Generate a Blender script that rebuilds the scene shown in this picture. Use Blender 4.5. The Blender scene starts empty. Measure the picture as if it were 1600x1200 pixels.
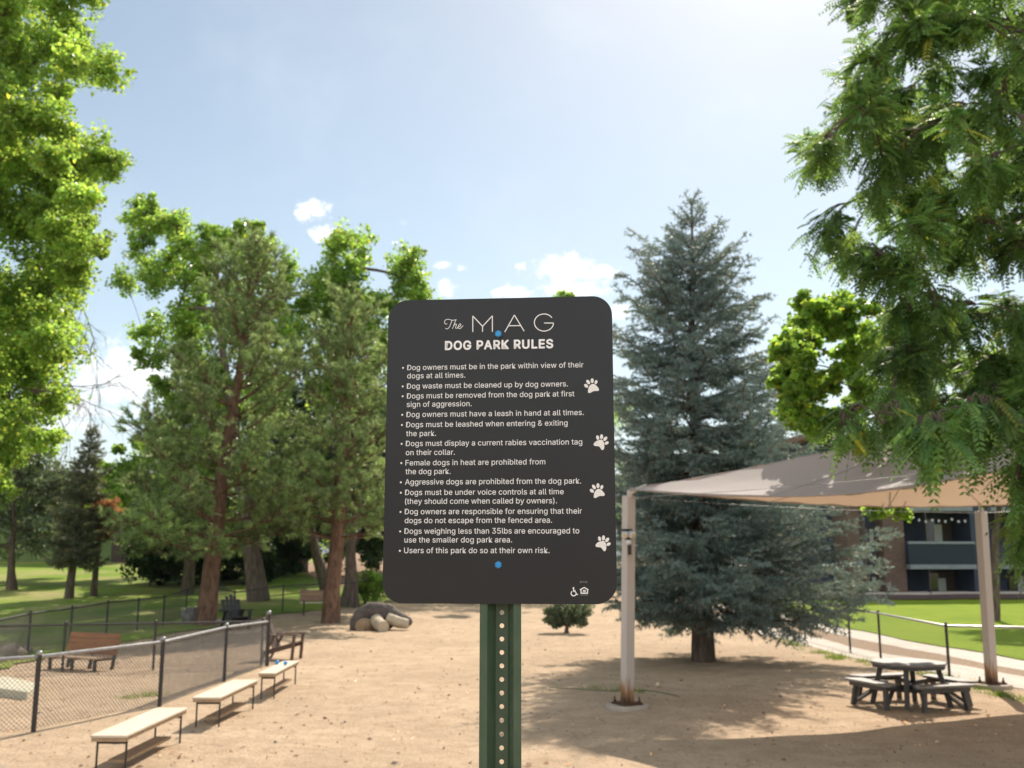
import bpy, bmesh, math, random
import numpy as np
from mathutils import Vector, Matrix
R = math.radians
random.seed(7)
rng = np.random.default_rng(11)
SC = bpy.context.scene
COL = SC.collection

# ------------------------------------------------------------------ camera
EYE = 2.2
PITCH = R(9.87)
FPX = 1555.6                      # focal length in photo pixels (35 mm on a 36 mm wide sensor)
cd = bpy.data.cameras.new("camera")
cam = bpy.data.objects.new("camera", cd)
COL.objects.link(cam)
cam.location = (0, 0, EYE)
cam.rotation_euler = (R(90) + PITCH, 0, 0)
cd.lens = 35
cd.sensor_width = 36
cd.clip_start = 0.05
cd.clip_end = 30000
cd.dof.use_dof = True
cd.dof.focus_distance = 1.99
cd.dof.aperture_fstop = 7.5
SC.camera = cam
SP, CP = math.sin(PITCH), math.cos(PITCH)


def ray(px, py):
    u = (px - 800) / FPX
    v = (600 - py) / FPX
    return Vector((u, CP - v * SP, SP + v * CP))


def W(px, py, d):
    """world point seen at photo pixel px,py at horizontal distance d"""
    r = ray(px, py)
    return Vector((0, 0, EYE)) + r * (d / r.y)


def G(px, py, z=0.0):
    """world point seen at px,py on the level z"""
    r = ray(px, py)
    return Vector((0, 0, EYE)) + r * ((z - EYE) / r.z)


# ------------------------------------------------------------------ light
SUN_AZ, SUN_EL = R(18), R(44.5)     # azimuth measured clockwise from +Y
sdir = Vector((math.sin(SUN_AZ) * math.cos(SUN_EL), math.cos(SUN_AZ) * math.cos(SUN_EL), math.sin(SUN_EL)))
ld = bpy.data.lights.new("sun", 'SUN')
ld.energy = 4.5
ld.angle = R(0.5)
ld.color = (1.0, 0.885, 0.75)
lo = bpy.data.objects.new("sun", ld)
COL.objects.link(lo)
lo.rotation_euler = sdir.to_track_quat('Z', 'Y').to_euler()

wd = bpy.data.worlds.new("World")
SC.world = wd
wd.use_nodes = True
nt = wd.node_tree
for n in list(nt.nodes):
    nt.nodes.remove(n)


def N(tree, t, **kw):
    n = tree.nodes.new(t)
    for k, v in kw.items():
        if k.startswith('i_'):
            n.inputs[int(k[2:]) if k[2:].isdigit() else k[2:].replace('_', ' ')].default_value = v
        else:
            setattr(n, k, v)
    return n


def M(tree, op, a, b=None, c=None):
    n = tree.nodes.new('ShaderNodeMath')
    n.operation = op
    for i, x in enumerate((a, b, c)):
        if x is None:
            continue
        if isinstance(x, (int, float)):
            n.inputs[i].default_value = x
        else:
            tree.links.new(x, n.inputs[i])
    return n.outputs[0]


sky = N(nt, 'ShaderNodeTexSky', sky_type='NISHITA', sun_disc=False, sun_elevation=SUN_EL, sun_rotation=SUN_AZ,
        altitude=1600, air_density=1.0, dust_density=1.5, ozone_density=1.0)
tc = N(nt, 'ShaderNodeTexCoord')
sp = N(nt, 'ShaderNodeSeparateXYZ')
nt.links.new(tc.outputs['Generated'], sp.inputs[0])
yy = M(nt, 'MAXIMUM', M(nt, 'ABSOLUTE', sp.outputs[1]), 0.05)
cu = M(nt, 'DIVIDE', sp.outputs[0], yy)
cv = M(nt, 'DIVIDE', sp.outputs[2], yy)
# small cumulus clouds: (photo px, py, half width px, half height px, strength)
clouds = [(486, 328, 30, 20, 1.0), (512, 366, 34, 17, 1.0), (884, 420, 50, 26, 1.15), (940, 424, 34, 14, .9), (900, 452, 52, 16, 1.1),
          (815, 416, 12, 9, .8), (803, 458, 40, 13, 1.0), (690, 414, 14, 7, .75), (722, 420, 11, 7, .6), (697, 452, 16, 18, .9), (968, 486, 24, 16, 1.0),
          (200, 590, 120, 60, 1.0), (90, 640, 120, 50, .9), (1420, 640, 60, 30, .9), (633, 347, 10, 7, .45), (1300, 520, 60, 20, .5)]
dens = None
for (a, b, sx, sy, st) in clouds:
    r0 = ray(a, b)
    u0, v0 = r0.x / r0.y, r0.z / r0.y
    du = M(nt, 'MULTIPLY', M(nt, 'SUBTRACT', cu, u0), FPX / sx)
    dv = M(nt, 'MULTIPLY', M(nt, 'SUBTRACT', cv, v0), FPX / sy)
    d2 = M(nt, 'ADD', M(nt, 'MULTIPLY', du, du), M(nt, 'MULTIPLY', dv, dv))
    g = M(nt, 'MULTIPLY', M(nt, 'EXPONENT', M(nt, 'MULTIPLY', d2, -0.9)), st)
    dens = g if dens is None else M(nt, 'MAXIMUM', dens, g)
cb = N(nt, 'ShaderNodeCombineXYZ')
nt.links.new(cu, cb.inputs[0])
nt.links.new(cv, cb.inputs[1])
no = N(nt, 'ShaderNodeTexNoise', i_Scale=75.0, i_Detail=9.0, i_Roughness=0.68)
nt.links.new(cb.outputs[0], no.inputs['Vector'])
no2 = N(nt, 'ShaderNodeTexNoise', i_Scale=5.0, i_Detail=5.0, i_Roughness=0.6)
nt.links.new(cb.outputs[0], no2.inputs['Vector'])
cm = M(nt, 'ADD', dens, M(nt, 'MULTIPLY', M(nt, 'SUBTRACT', no.outputs[0], 0.5), 2.3))
mr = N(nt, 'ShaderNodeMapRange', interpolation_type='SMOOTHSTEP')
nt.links.new(cm, mr.inputs[0])
mr.inputs[1].default_value = 0.30
mr.inputs[2].default_value = 1.05
wisp = N(nt, 'ShaderNodeMapRange', interpolation_type='SMOOTHSTEP')
nt.links.new(no2.outputs[0], wisp.inputs[0])
wisp.inputs[1].default_value = 0.45
wisp.inputs[2].default_value = 0.85
wisp.inputs[4].default_value = 0.13
msk = M(nt, 'MULTIPLY', M(nt, 'MAXIMUM', M(nt, 'MULTIPLY', mr.outputs[0], M(nt, 'GREATER_THAN', dens, 0.04)), wisp.outputs[0]), M(nt, 'GREATER_THAN', sp.outputs[2], 0.0))
mx = N(nt, 'ShaderNodeMix', data_type='RGBA')
nt.links.new(msk, mx.inputs[0])
wb = N(nt, 'ShaderNodeMix', data_type='RGBA', blend_type='MULTIPLY')
wb.inputs[0].default_value = 1.0
wb.inputs[7].default_value = (1.05, .965, .775, 1)
nt.links.new(sky.outputs[0], wb.inputs[6])
nt.links.new(wb.outputs[2], mx.inputs[6])
mx.inputs[7].default_value = (8.4, 8.35, 8.3, 1)
bg = N(nt, 'ShaderNodeBackground')
bg.inputs[1].default_value = 0.110
# unseen bright cloud bank, added behind the camera as extra fill light
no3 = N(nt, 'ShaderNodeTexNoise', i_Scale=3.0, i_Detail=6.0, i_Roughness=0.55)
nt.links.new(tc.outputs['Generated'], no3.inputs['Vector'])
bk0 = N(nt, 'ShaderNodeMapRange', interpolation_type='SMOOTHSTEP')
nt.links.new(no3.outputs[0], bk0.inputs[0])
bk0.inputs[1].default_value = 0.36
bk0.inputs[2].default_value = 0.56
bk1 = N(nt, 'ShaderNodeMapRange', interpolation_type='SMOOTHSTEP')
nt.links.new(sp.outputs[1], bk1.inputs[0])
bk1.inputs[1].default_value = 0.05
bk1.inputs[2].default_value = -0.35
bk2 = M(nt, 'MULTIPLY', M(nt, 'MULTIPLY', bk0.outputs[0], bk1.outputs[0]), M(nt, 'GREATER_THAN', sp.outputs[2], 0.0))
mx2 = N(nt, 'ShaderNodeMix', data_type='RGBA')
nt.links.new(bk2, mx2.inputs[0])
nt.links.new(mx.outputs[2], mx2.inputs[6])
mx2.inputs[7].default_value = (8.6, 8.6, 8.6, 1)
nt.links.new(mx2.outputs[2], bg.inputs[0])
wo = N(nt, 'ShaderNodeOutputWorld')
nt.links.new(bg.outputs[0], wo.inputs[0])

vs = SC.view_settings
vs.view_transform = 'Standard'
vs.look = 'None'
vs.exposure = 0.80
vs.gamma = 1.0
vs.use_curve_mapping = False
SC.cycles.max_bounces = 7
SC.cycles.diffuse_bounces = 4
SC.cycles.transmission_bounces = 5
SC.cycles.glossy_bounces = 3
SC.cycles.transparent_max_bounces = 6
SC.cycles.use_denoising = True
SC.cycles.sample_clamp_indirect = 6.0


# ------------------------------------------------------------------ materials
def newmat(name):
    m = bpy.data.materials.new(name)
    m.use_nodes = True
    t = m.node_tree
    b = t.nodes['Principled BSDF']
    return m, t, b


def mat(name, c1, c2=None, scale=8.0, rough=0.6, bump=0.0, bscale=40.0, spec=0.4, metal=0.0, detail=5.0, stretch=None, lo=0.35, hi=0.65):
    """plain procedural surface: two colours through noise, with bump"""
    m, t, b = newmat(name)
    b.inputs['Roughness'].default_value = rough
    b.inputs['Specular IOR Level'].default_value = spec
    b.inputs['Metallic'].default_value = metal
    c2 = c2 or tuple(x * 0.8 for x in c1)
    tcn = N(t, 'ShaderNodeTexCoord')
    mp = N(t, 'ShaderNodeMapping')
    t.links.new(tcn.outputs['Object'], mp.inputs[0])
    if stretch:
        mp.inputs['Scale'].default_value = stretch
    nz = N(t, 'ShaderNodeTexNoise', i_Scale=scale, i_Detail=detail, i_Roughness=0.6)
    t.links.new(mp.outputs[0], nz.inputs['Vector'])
    rp = N(t, 'ShaderNodeMapRange')
    rp.inputs[1].default_value = lo
    rp.inputs[2].default_value = hi
    t.links.new(nz.outputs[0], rp.inputs[0])
    mxn = N(t, 'ShaderNodeMix', data_type='RGBA')
    t.links.new(rp.outputs[0], mxn.inputs[0])
    mxn.inputs[6].default_value = (*c1, 1)
    mxn.inputs[7].default_value = (*c2, 1)
    t.links.new(mxn.outputs[2], b.inputs['Base Color'])
    if bump:
        n2 = N(t, 'ShaderNodeTexNoise', i_Scale=bscale, i_Detail=6.0, i_Roughness=0.65)
        t.links.new(mp.outputs[0], n2.inputs['Vector'])
        bp = N(t, 'ShaderNodeBump', i_Strength=1.0, i_Distance=bump)
        t.links.new(n2.outputs[0], bp.inputs['Height'])
        t.links.new(bp.outputs[0], b.inputs['Normal'])
    return m


def leafmat(name, c, ct, trans=0.45, rough=0.45, spec=0.35):
    """leaf: diffuse + translucent, per-leaf tint from the mesh"""
    m, t, b = newmat(name)
    at = N(t, 'ShaderNodeAttribute', attribute_name='tint')
    m1 = N(t, 'ShaderNodeMix', data_type='RGBA', blend_type='MULTIPLY')
    m1.inputs[0].default_value = 1
    m1.inputs[6].default_value = (*c, 1)
    t.links.new(at.outputs['Color'], m1.inputs[7])
    m2 = N(t, 'ShaderNodeMix', data_type='RGBA', blend_type='MULTIPLY')
    m2.inputs[0].default_value = 1
    m2.inputs[6].default_value = (*ct, 1)
    t.links.new(at.outputs['Color'], m2.inputs[7])
    t.links.new(m1.outputs[2], b.inputs['Base Color'])
    b.inputs['Roughness'].default_value = rough
    b.inputs['Specular IOR Level'].default_value = spec
    tr = N(t, 'ShaderNodeBsdfTranslucent')
    t.links.new(m2.outputs[2], tr.inputs[0])
    ms = N(t, 'ShaderNodeMixShader')
    ms.inputs[0].default_value = trans
    t.links.new(b.outputs[0], ms.inputs[1])
    t.links.new(tr.outputs[0], ms.inputs[2])
    t.links.new(ms.outputs[0], t.nodes['Material Output'].inputs[0])
    return m


MT = {}
MT['panel'] = mat('sign black', (.010, .0105, .012), (.014, .0135, .014), 3, .30, 0.00004, 220, .5)
t = MT['panel'].node_tree
pn_ = N(t, 'ShaderNodeTexNoise', i_Scale=9.0, i_Detail=8.0, i_Roughness=.7)
pr_ = N(t, 'ShaderNodeMapRange')
pr_.inputs[3].default_value, pr_.inputs[4].default_value = .24, .46
tc_ = N(t, 'ShaderNodeTexCoord')
t.links.new(tc_.outputs['Object'], pn_.inputs['Vector'])
t.links.new(pn_.outputs[0], pr_.inputs[0])
t.links.new(pr_.outputs[0], t.nodes['Principled BSDF'].inputs['Roughness'])
MT['white'] = mat('sign white', (.90, .90, .90), (.88, .88, .88), 30, .5)
MT['paw'] = mat('paw print', (.86, .85, .83), (.80, .78, .75), 160, .55)
MT['pawedge'] = mat('paw outline', (.9, .9, .88), None, 30, .5)
MT['grey'] = mat('sign grey', (.35, .34, .33), None, 30, .5)
MT['green'] = mat('post green', (.045, .085, .05), (.075, .115, .07), 26, .45, .0002, 300, .5, stretch=(1, 1, .35))
MT['blue'] = mat('bolt blue', (.03, .33, .72), (.02, .25, .6), 60, .4, 0, 40, .5)
MT['dark'] = mat('dark steel', (.025, .025, .027), (.045, .04, .036), 12, .5, .0004, 60, .5)
MT['galv'] = mat('galvanised rail', (.38, .38, .39), (.24, .24, .25), 14, .42, .0003, 60, .5, .5)
MT['wire'] = mat('chain link wire', (.16, .155, .15), (.10, .095, .09), 10, .5, 0, 40, .5, .4)
MT['wirelight'] = mat('fine wire', (.30, .30, .28), (.2, .2, .19), 10, .5, 0, 40, .5, .3)
MT['bark'] = mat('grey bark', (.17, .135, .11), (.085, .065, .05), 9, .9, .03, 22, .1, stretch=(1, 1, .3))
MT['pinebark'] = mat('reddish pine bark', (.24, .145, .10), (.10, .062, .045), 7, .9, .03, 18, .1, stretch=(1, 1, .4))
MT['deadbark'] = mat('bare grey twigs', (.16, .14, .13), (.10, .085, .08), 9, .9, 0, 22, .1)
MT['concrete'] = mat('concrete', (.50, .46, .41), (.42, .38, .34), 5, .85, .003, 80, .2)
MT['path'] = mat('pale path', (.56, .50, .43), (.48, .42, .36), 2.2, .9, .004, 60, .2)
MT['gravel'] = mat('brown gravel', (.40, .30, .21), (.24, .17, .12), 18, .95, .02, 60, .1)
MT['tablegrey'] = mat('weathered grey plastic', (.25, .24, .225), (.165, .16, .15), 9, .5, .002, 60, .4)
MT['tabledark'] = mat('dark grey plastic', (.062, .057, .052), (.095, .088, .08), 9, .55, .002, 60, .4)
MT['chairbrown'] = mat('dark brown wood', (.075, .042, .028), (.12, .07, .045), 14, .55, .002, 60, .4, stretch=(1, 1, 5))
MT['chairblack'] = mat('near black wood', (.018, .018, .02), (.03, .03, .032), 14, .5, .002, 60, .4)
MT['planktop'] = mat('pale bench board', (.64, .56, .44), (.54, .46, .35), 10, .7, .001, 70, .3, stretch=(1, .2, 1))
MT['plankedge'] = mat('tan board edge', (.42, .30, .19), (.32, .22, .14), 14, .8, .001, 70, .2)
MT['benchorange'] = mat('orange brown slats', (.34, .15, .065), (.24, .105, .05), 12, .6, .002, 60, .3, stretch=(.2, 1, 4))
MT['benchseat'] = mat('tan bench seat', (.55, .40, .27), (.44, .31, .2), 12, .6, .001, 60, .3)
MT['benchpink'] = mat('faded pink bench', (.36, .23, .18), (.28, .18, .14), 12, .7, .001, 60, .3)
MT['rock'] = mat('tan boulder', (.42, .34, .27), (.28, .22, .18), 5, .9, .03, 12, .2)
MT['greyrock'] = mat('grey boulder', (.24, .23, .22), (.13, .125, .12), 5, .9, .03, 12, .2)
MT['slab'] = mat('pale green slab', (.42, .41, .31), (.52, .47, .36), 5, .85, .004, 40, .2)
MT['logdark'] = mat('dark weathered log', (.085, .072, .068), (.15, .125, .11), 6, .85, .03, 14, .2)
MT['logpale'] = mat('stripped pale log', (.58, .50, .38), (.42, .34, .25), 6, .8, .01, 16, .2, stretch=(1, 1, .3))
MT['footing'] = mat('concrete footing', (.46, .40, .33), (.36, .31, .26), 7, .9, .006, 40, .2)
MT['rust'] = mat('rusted base plate', (.06, .035, .024), (.11, .06, .035), 20, .8, .003, 60, .2)
MT['lampwhite'] = mat('white lamp housing', (.7, .72, .75), None, 20, .4)
MT['lens'] = mat('lamp lens', (.75, .62, .42), (.6, .5, .35), 40, .25)
MT['hose'] = mat('green hose', (.12, .15, .06), (.16, .18, .08), 10, .5)
MT['ball'] = mat('pale ball', (.62, .54, .36), (.52, .45, .3), 20, .8)
MT['siding'] = mat('blue grey siding', (.045, .060, .092), (.036, .050, .078), 1.5, .7, 0, 40, .3)
MT['sidinglow'] = mat('slate blue panel', (.034, .050, .068), (.028, .042, .058), 1.5, .6, 0, 40, .3)
MT['trim'] = mat('grey green trim', (.22, .26, .27), (.18, .21, .22), 3, .6)
MT['recess'] = mat('dark brown recess', (.05, .035, .028), (.07, .05, .04), 3, .8)
MT['curtain'] = mat('pale curtain', (.52, .56, .5), (.40, .44, .4), 6, .9, stretch=(6, 1, .2))
MT['roofing'] = mat('brown roof shingle', (.24, .19, .15), (.16, .125, .10), 12, .9, .01, 40, .2)
MT['greenwall'] = mat('olive green wall', (.14, .20, .065), (.115, .165, .055), 2, .8)
MT['hill'] = mat('forested hills', (.06, .085, .075), (.10, .115, .09), .004, .95)

m, t, b = newmat('dark window glass')
b.inputs['Base Color'].default_value = (.02, .028, .03, 1)
b.inputs['Roughness'].default_value = .06
b.inputs['Specular IOR Level'].default_value = .6
MT['glass'] = m

# bricks
m, t, b = newmat('brown brick')
tcn = N(t, 'ShaderNodeTexCoord')
mp = N(t, 'ShaderNodeMapping')
mp.inputs['Rotation'].default_value = (R(90), 0, 0)
t.links.new(tcn.outputs['Object'], mp.inputs[0])
bk = N(t, 'ShaderNodeTexBrick', i_Scale=1.0)
bk.inputs['Color1'].default_value = (.125, .072, .052, 1)
bk.inputs['Color2'].default_value = (.085, .05, .038, 1)
bk.inputs['Mortar'].default_value = (.14, .11, .09, 1)
bk.inputs['Mortar Size'].default_value = .012
bk.inputs['Brick Width'].default_value = .22
bk.inputs['Row Height'].default_value = .075
t.links.new(mp.outputs[0], bk.inputs['Vector'])
t.links.new(bk.outputs[0], b.inputs['Base Color'])
b.inputs['Roughness'].default_value = .9
MT['brick'] = m

# beige painted pole with a rust stain at its foot
m, t, b = newmat('beige pole paint')
tcn = N(t, 'ShaderNodeTexCoord')
sx = N(t, 'ShaderNodeSeparateXYZ')
t.links.new(tcn.outputs['Object'], sx.inputs[0])
nz = N(t, 'ShaderNodeTexNoise', i_Scale=14.0, i_Detail=6.0)
mp = N(t, 'ShaderNodeMapping')
mp.inputs['Scale'].default_value = (1, 1, .2)
t.links.new(tcn.outputs['Object'], mp.inputs[0])
t.links.new(mp.outputs[0], nz.inputs['Vector'])
hh = M(t, 'ADD', sx.outputs[2], M(t, 'MULTIPLY', M(t, 'SUBTRACT', nz.outputs[0], .5), .6))
rp = N(t, 'ShaderNodeMapRange')
rp.inputs[1].default_value = .42
rp.inputs[2].default_value = .05
t.links.new(hh, rp.inputs[0])
cr = N(t, 'ShaderNodeValToRGB')
cr.color_ramp.elements[0].color = (.50, .45, .415, 1)
cr.color_ramp.elements[1].color = (.07, .035, .018, 1)
e = cr.color_ramp.elements.new(.45)
e.color = (.32, .17, .075, 1)
t.links.new(rp.outputs[0], cr.inputs[0])
t.links.new(cr.outputs[0], b.inputs['Base Color'])
b.inputs['Roughness'].default_value = .5
MT['pole'] = m

# shade cloth
m, t, b = newmat('beige shade cloth')
tcn = N(t, 'ShaderNodeTexCoord')
wv = N(t, 'ShaderNodeTexWave', i_Scale=9.0, i_Distortion=.6, i_Detail=2.0)
t.links.new(tcn.outputs['Object'], wv.inputs['Vector'])
mxn = N(t, 'ShaderNodeMix', data_type='RGBA')
t.links.new(M(t, 'MULTIPLY', wv.outputs[0], .35), mxn.inputs[0])
mxn.inputs[6].default_value = (.48, .45, .44, 1)
mxn.inputs[7].default_value = (.42, .39, .38, 1)
t.links.new(mxn.outputs[2], b.inputs['Base Color'])
b.inputs['Roughness'].default_value = .8
tr = N(t, 'ShaderNodeBsdfTranslucent')
tr.inputs[0].default_value = (.52, .34, .22, 1)
ms = N(t, 'ShaderNodeMixShader')
ms.inputs[0].default_value = .34
t.links.new(b.outputs[0], ms.inputs[1])
t.links.new(tr.outputs[0], ms.inputs[2])
t.links.new(ms.outputs[0], t.nodes['Material Output'].inputs[0])
MT['cloth'] = m


def groundmat(name, cols, s1, s2, bump, bs, rough=.95, s3=90):
    """ground: three colours mixed by large and small noise"""
    m, t, b = newmat(name)
    g = N(t, 'ShaderNodeNewGeometry')
    out = None
    n1 = N(t, 'ShaderNodeTexNoise', i_Scale=s1, i_Detail=6.0, i_Roughness=.6)
    n2 = N(t, 'ShaderNodeTexNoise', i_Scale=s2, i_Detail=8.0, i_Roughness=.7)
    n3 = N(t, 'ShaderNodeTexNoise', i_Scale=s3, i_Detail=3.0, i_Roughness=.7)
    for n in (n1, n2, n3):
        t.links.new(g.outputs['Position'], n.inputs['Vector'])
    a = N(t, 'ShaderNodeMapRange')
    a.inputs[1].default_value, a.inputs[2].default_value = .38, .62
    t.links.new(n1.outputs[0], a.inputs[0])
    c = N(t, 'ShaderNodeMapRange')
    c.inputs[1].default_value, c.inputs[2].default_value = .42, .66
    t.links.new(n2.outputs[0], c.inputs[0])
    x1 = N(t, 'ShaderNodeMix', data_type='RGBA')
    t.links.new(a.outputs[0], x1.inputs[0])
    x1.inputs[6].default_value = (*cols[0], 1)
    x1.inputs[7].default_value = (*cols[1], 1)
    x2 = N(t, 'ShaderNodeMix', data_type='RGBA')
    t.links.new(M(t, 'MULTIPLY', c.outputs[0], .75), x2.inputs[0])
    t.links.new(x1.outputs[2], x2.inputs[6])
    x2.inputs[7].default_value = (*cols[2], 1)
    x3 = N(t, 'ShaderNodeMix', data_type='RGBA', blend_type='MULTIPLY')
    x3.inputs[0].default_value = 1
    t.links.new(x2.outputs[2], x3.inputs[6])
    q = M(t, 'ADD', M(t, 'MULTIPLY', n3.outputs[0], 1.3), .35)
    t.links.new(q, x3.inputs[7])
    t.links.new(x3.outputs[2], b.inputs['Base Color'])
    b.inputs['Roughness'].default_value = rough
    b.inputs['Specular IOR Level'].default_value = .15
    n4 = N(t, 'ShaderNodeTexNoise', i_Scale=bs, i_Detail=8.0, i_Roughness=.7)
    t.links.new(g.outputs['Position'], n4.inputs['Vector'])
    vo = N(t, 'ShaderNodeTexVoronoi', i_Scale=bs * .55, feature='SMOOTH_F1')
    vd = N(t, 'ShaderNodeVectorMath', operation='ADD')
    t.links.new(g.outputs['Position'], vd.inputs[0])
    t.links.new(n2.outputs['Color'], vd.inputs[1])
    t.links.new(vd.outputs[0], vo.inputs['Vector'])
    hgt = M(t, 'ADD', n4.outputs[0], M(t, 'MULTIPLY', vo.outputs['Distance'], .45))
    bp = N(t, 'ShaderNodeBump', i_Strength=1.0, i_Distance=bump)
    t.links.new(hgt, bp.inputs['Height'])
    t.links.new(bp.outputs[0], b.inputs['Normal'])
    return m


MT['dirt'] = groundmat('sandy dirt', [(.53, .40, .275), (.445, .335, .228), (.365, .265, .175)], .35, 2.2, .06, 6.0, s3=38)
MT['lawn'] = groundmat('mown lawn', [(.25, .36, .02), (.19, .31, .018), (.29, .34, .03)], .6, 3.0, .05, 30.0)
MT['drylawn'] = groundmat('patchy lawn', [(.13, .25, .022), (.23, .32, .04), (.42, .34, .18)], .25, .33, .05, 30.0)
MT['mulchdark'] = groundmat('dark bark mulch', [(.12, .08, .075), (.09, .06, .055), (.17, .12, .10)], .4, 2.0, .06, 10.0)
MT['mulch'] = groundmat('brown earth slope', [(.34, .23, .15), (.27, .185, .12), (.40, .29, .2)], .4, 2.0, .06, 10.0)

MT['cotton'] = leafmat('cottonwood leaf', (.14, .235, .045), (.46, .66, .10), .57, .42, .4)
MT['cottonfar'] = leafmat('far poplar leaf', (.13, .22, .045), (.44, .66, .10), .56, .34, .5)
MT['locust'] = leafmat('locust leaf', (.08, .155, .048), (.29, .47, .085), .42, .55, .28)
MT['ash'] = leafmat('yellow green leaf', (.13, .23, .04), (.44, .66, .09), .54, .42, .4)
MT['spruce'] = leafmat('blue spruce needles', (.185, .265, .265), (.24, .30, .20), .28, .48, .42)
MT['oldspruce'] = leafmat('olive spruce needles', (.12, .155, .10), (.2, .24, .11), .3, .5, .35)
MT['pine'] = leafmat('pine needles', (.205, .29, .12), (.40, .52, .17), .36, .42, .45)
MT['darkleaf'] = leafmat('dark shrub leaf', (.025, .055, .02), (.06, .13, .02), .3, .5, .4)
MT['orange'] = leafmat('dead orange needles', (.58, .32, .16), (.6, .32, .15), .4, .7, .1)
MT['palefoliage'] = leafmat('grey green leaf', (.15, .19, .12), (.22, .30, .10), .35, .5, .4)
MT['grass'] = leafmat('grass blade', (.11, .19, .03), (.25, .36, .04), .4, .5, .3)
MT['twig'] = leafmat('dry brown twig foliage', (.15, .115, .09), (.12, .09, .07), .2, .8, .1)
MT['chips'] = leafmat('dry chips', (.36, .25, .165), (.2, .14, .08), .05, .9, .1)


# ------------------------------------------------------------------ object helpers
def tag(o, label=None, cat=None, group=None, kind=None):
    if label:
        o['label'] = label
    if cat:
        o['category'] = cat
    if group:
        o['group'] = group
    if kind:
        o['kind'] = kind
    return o


def thing(name, label, cat, loc=(0, 0, 0), rz=0.0, group=None):
    o = bpy.data.objects.new(name, None)
    o.empty_display_size = .2
    COL.objects.link(o)
    o.location = loc
    o.rotation_euler = (0, 0, rz)
    return tag(o, label, cat, group)


def npmesh(name, V, F, mats, parent=None, smooth=False, tint=None, loc=None):
    V = np.asarray(V, dtype=np.float32)
    F = np.asarray(F, dtype=np.int32)
    me = bpy.data.meshes.new(name)
    k = F.shape[1]
    me.vertices.add(len(V))
    me.vertices.foreach_set('co', V.ravel())
    me.loops.add(F.size)
    me.loops.foreach_set('vertex_index', F.ravel())
    me.polygons.add(len(F))
    me.polygons.foreach_set('loop_start', np.arange(0, F.size, k, dtype=np.int32))
    if smooth:
        me.polygons.foreach_set('use_smooth', np.ones(len(F), dtype=bool))
    me.update(calc_edges=True)
    if tint is not None:
        a = me.color_attributes.new('tint', 'FLOAT_COLOR', 'POINT')
        c = np.ones((len(V), 4), dtype=np.float32)
        c[:, :3] = tint
        a.data.foreach_set('color', c.ravel())
    me.materials.append(mats)
    o = bpy.data.objects.new(name, me)
    COL.objects.link(o)
    if parent:
        o.parent = parent
    if loc is not None:
        o.location = loc
    return o


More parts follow.
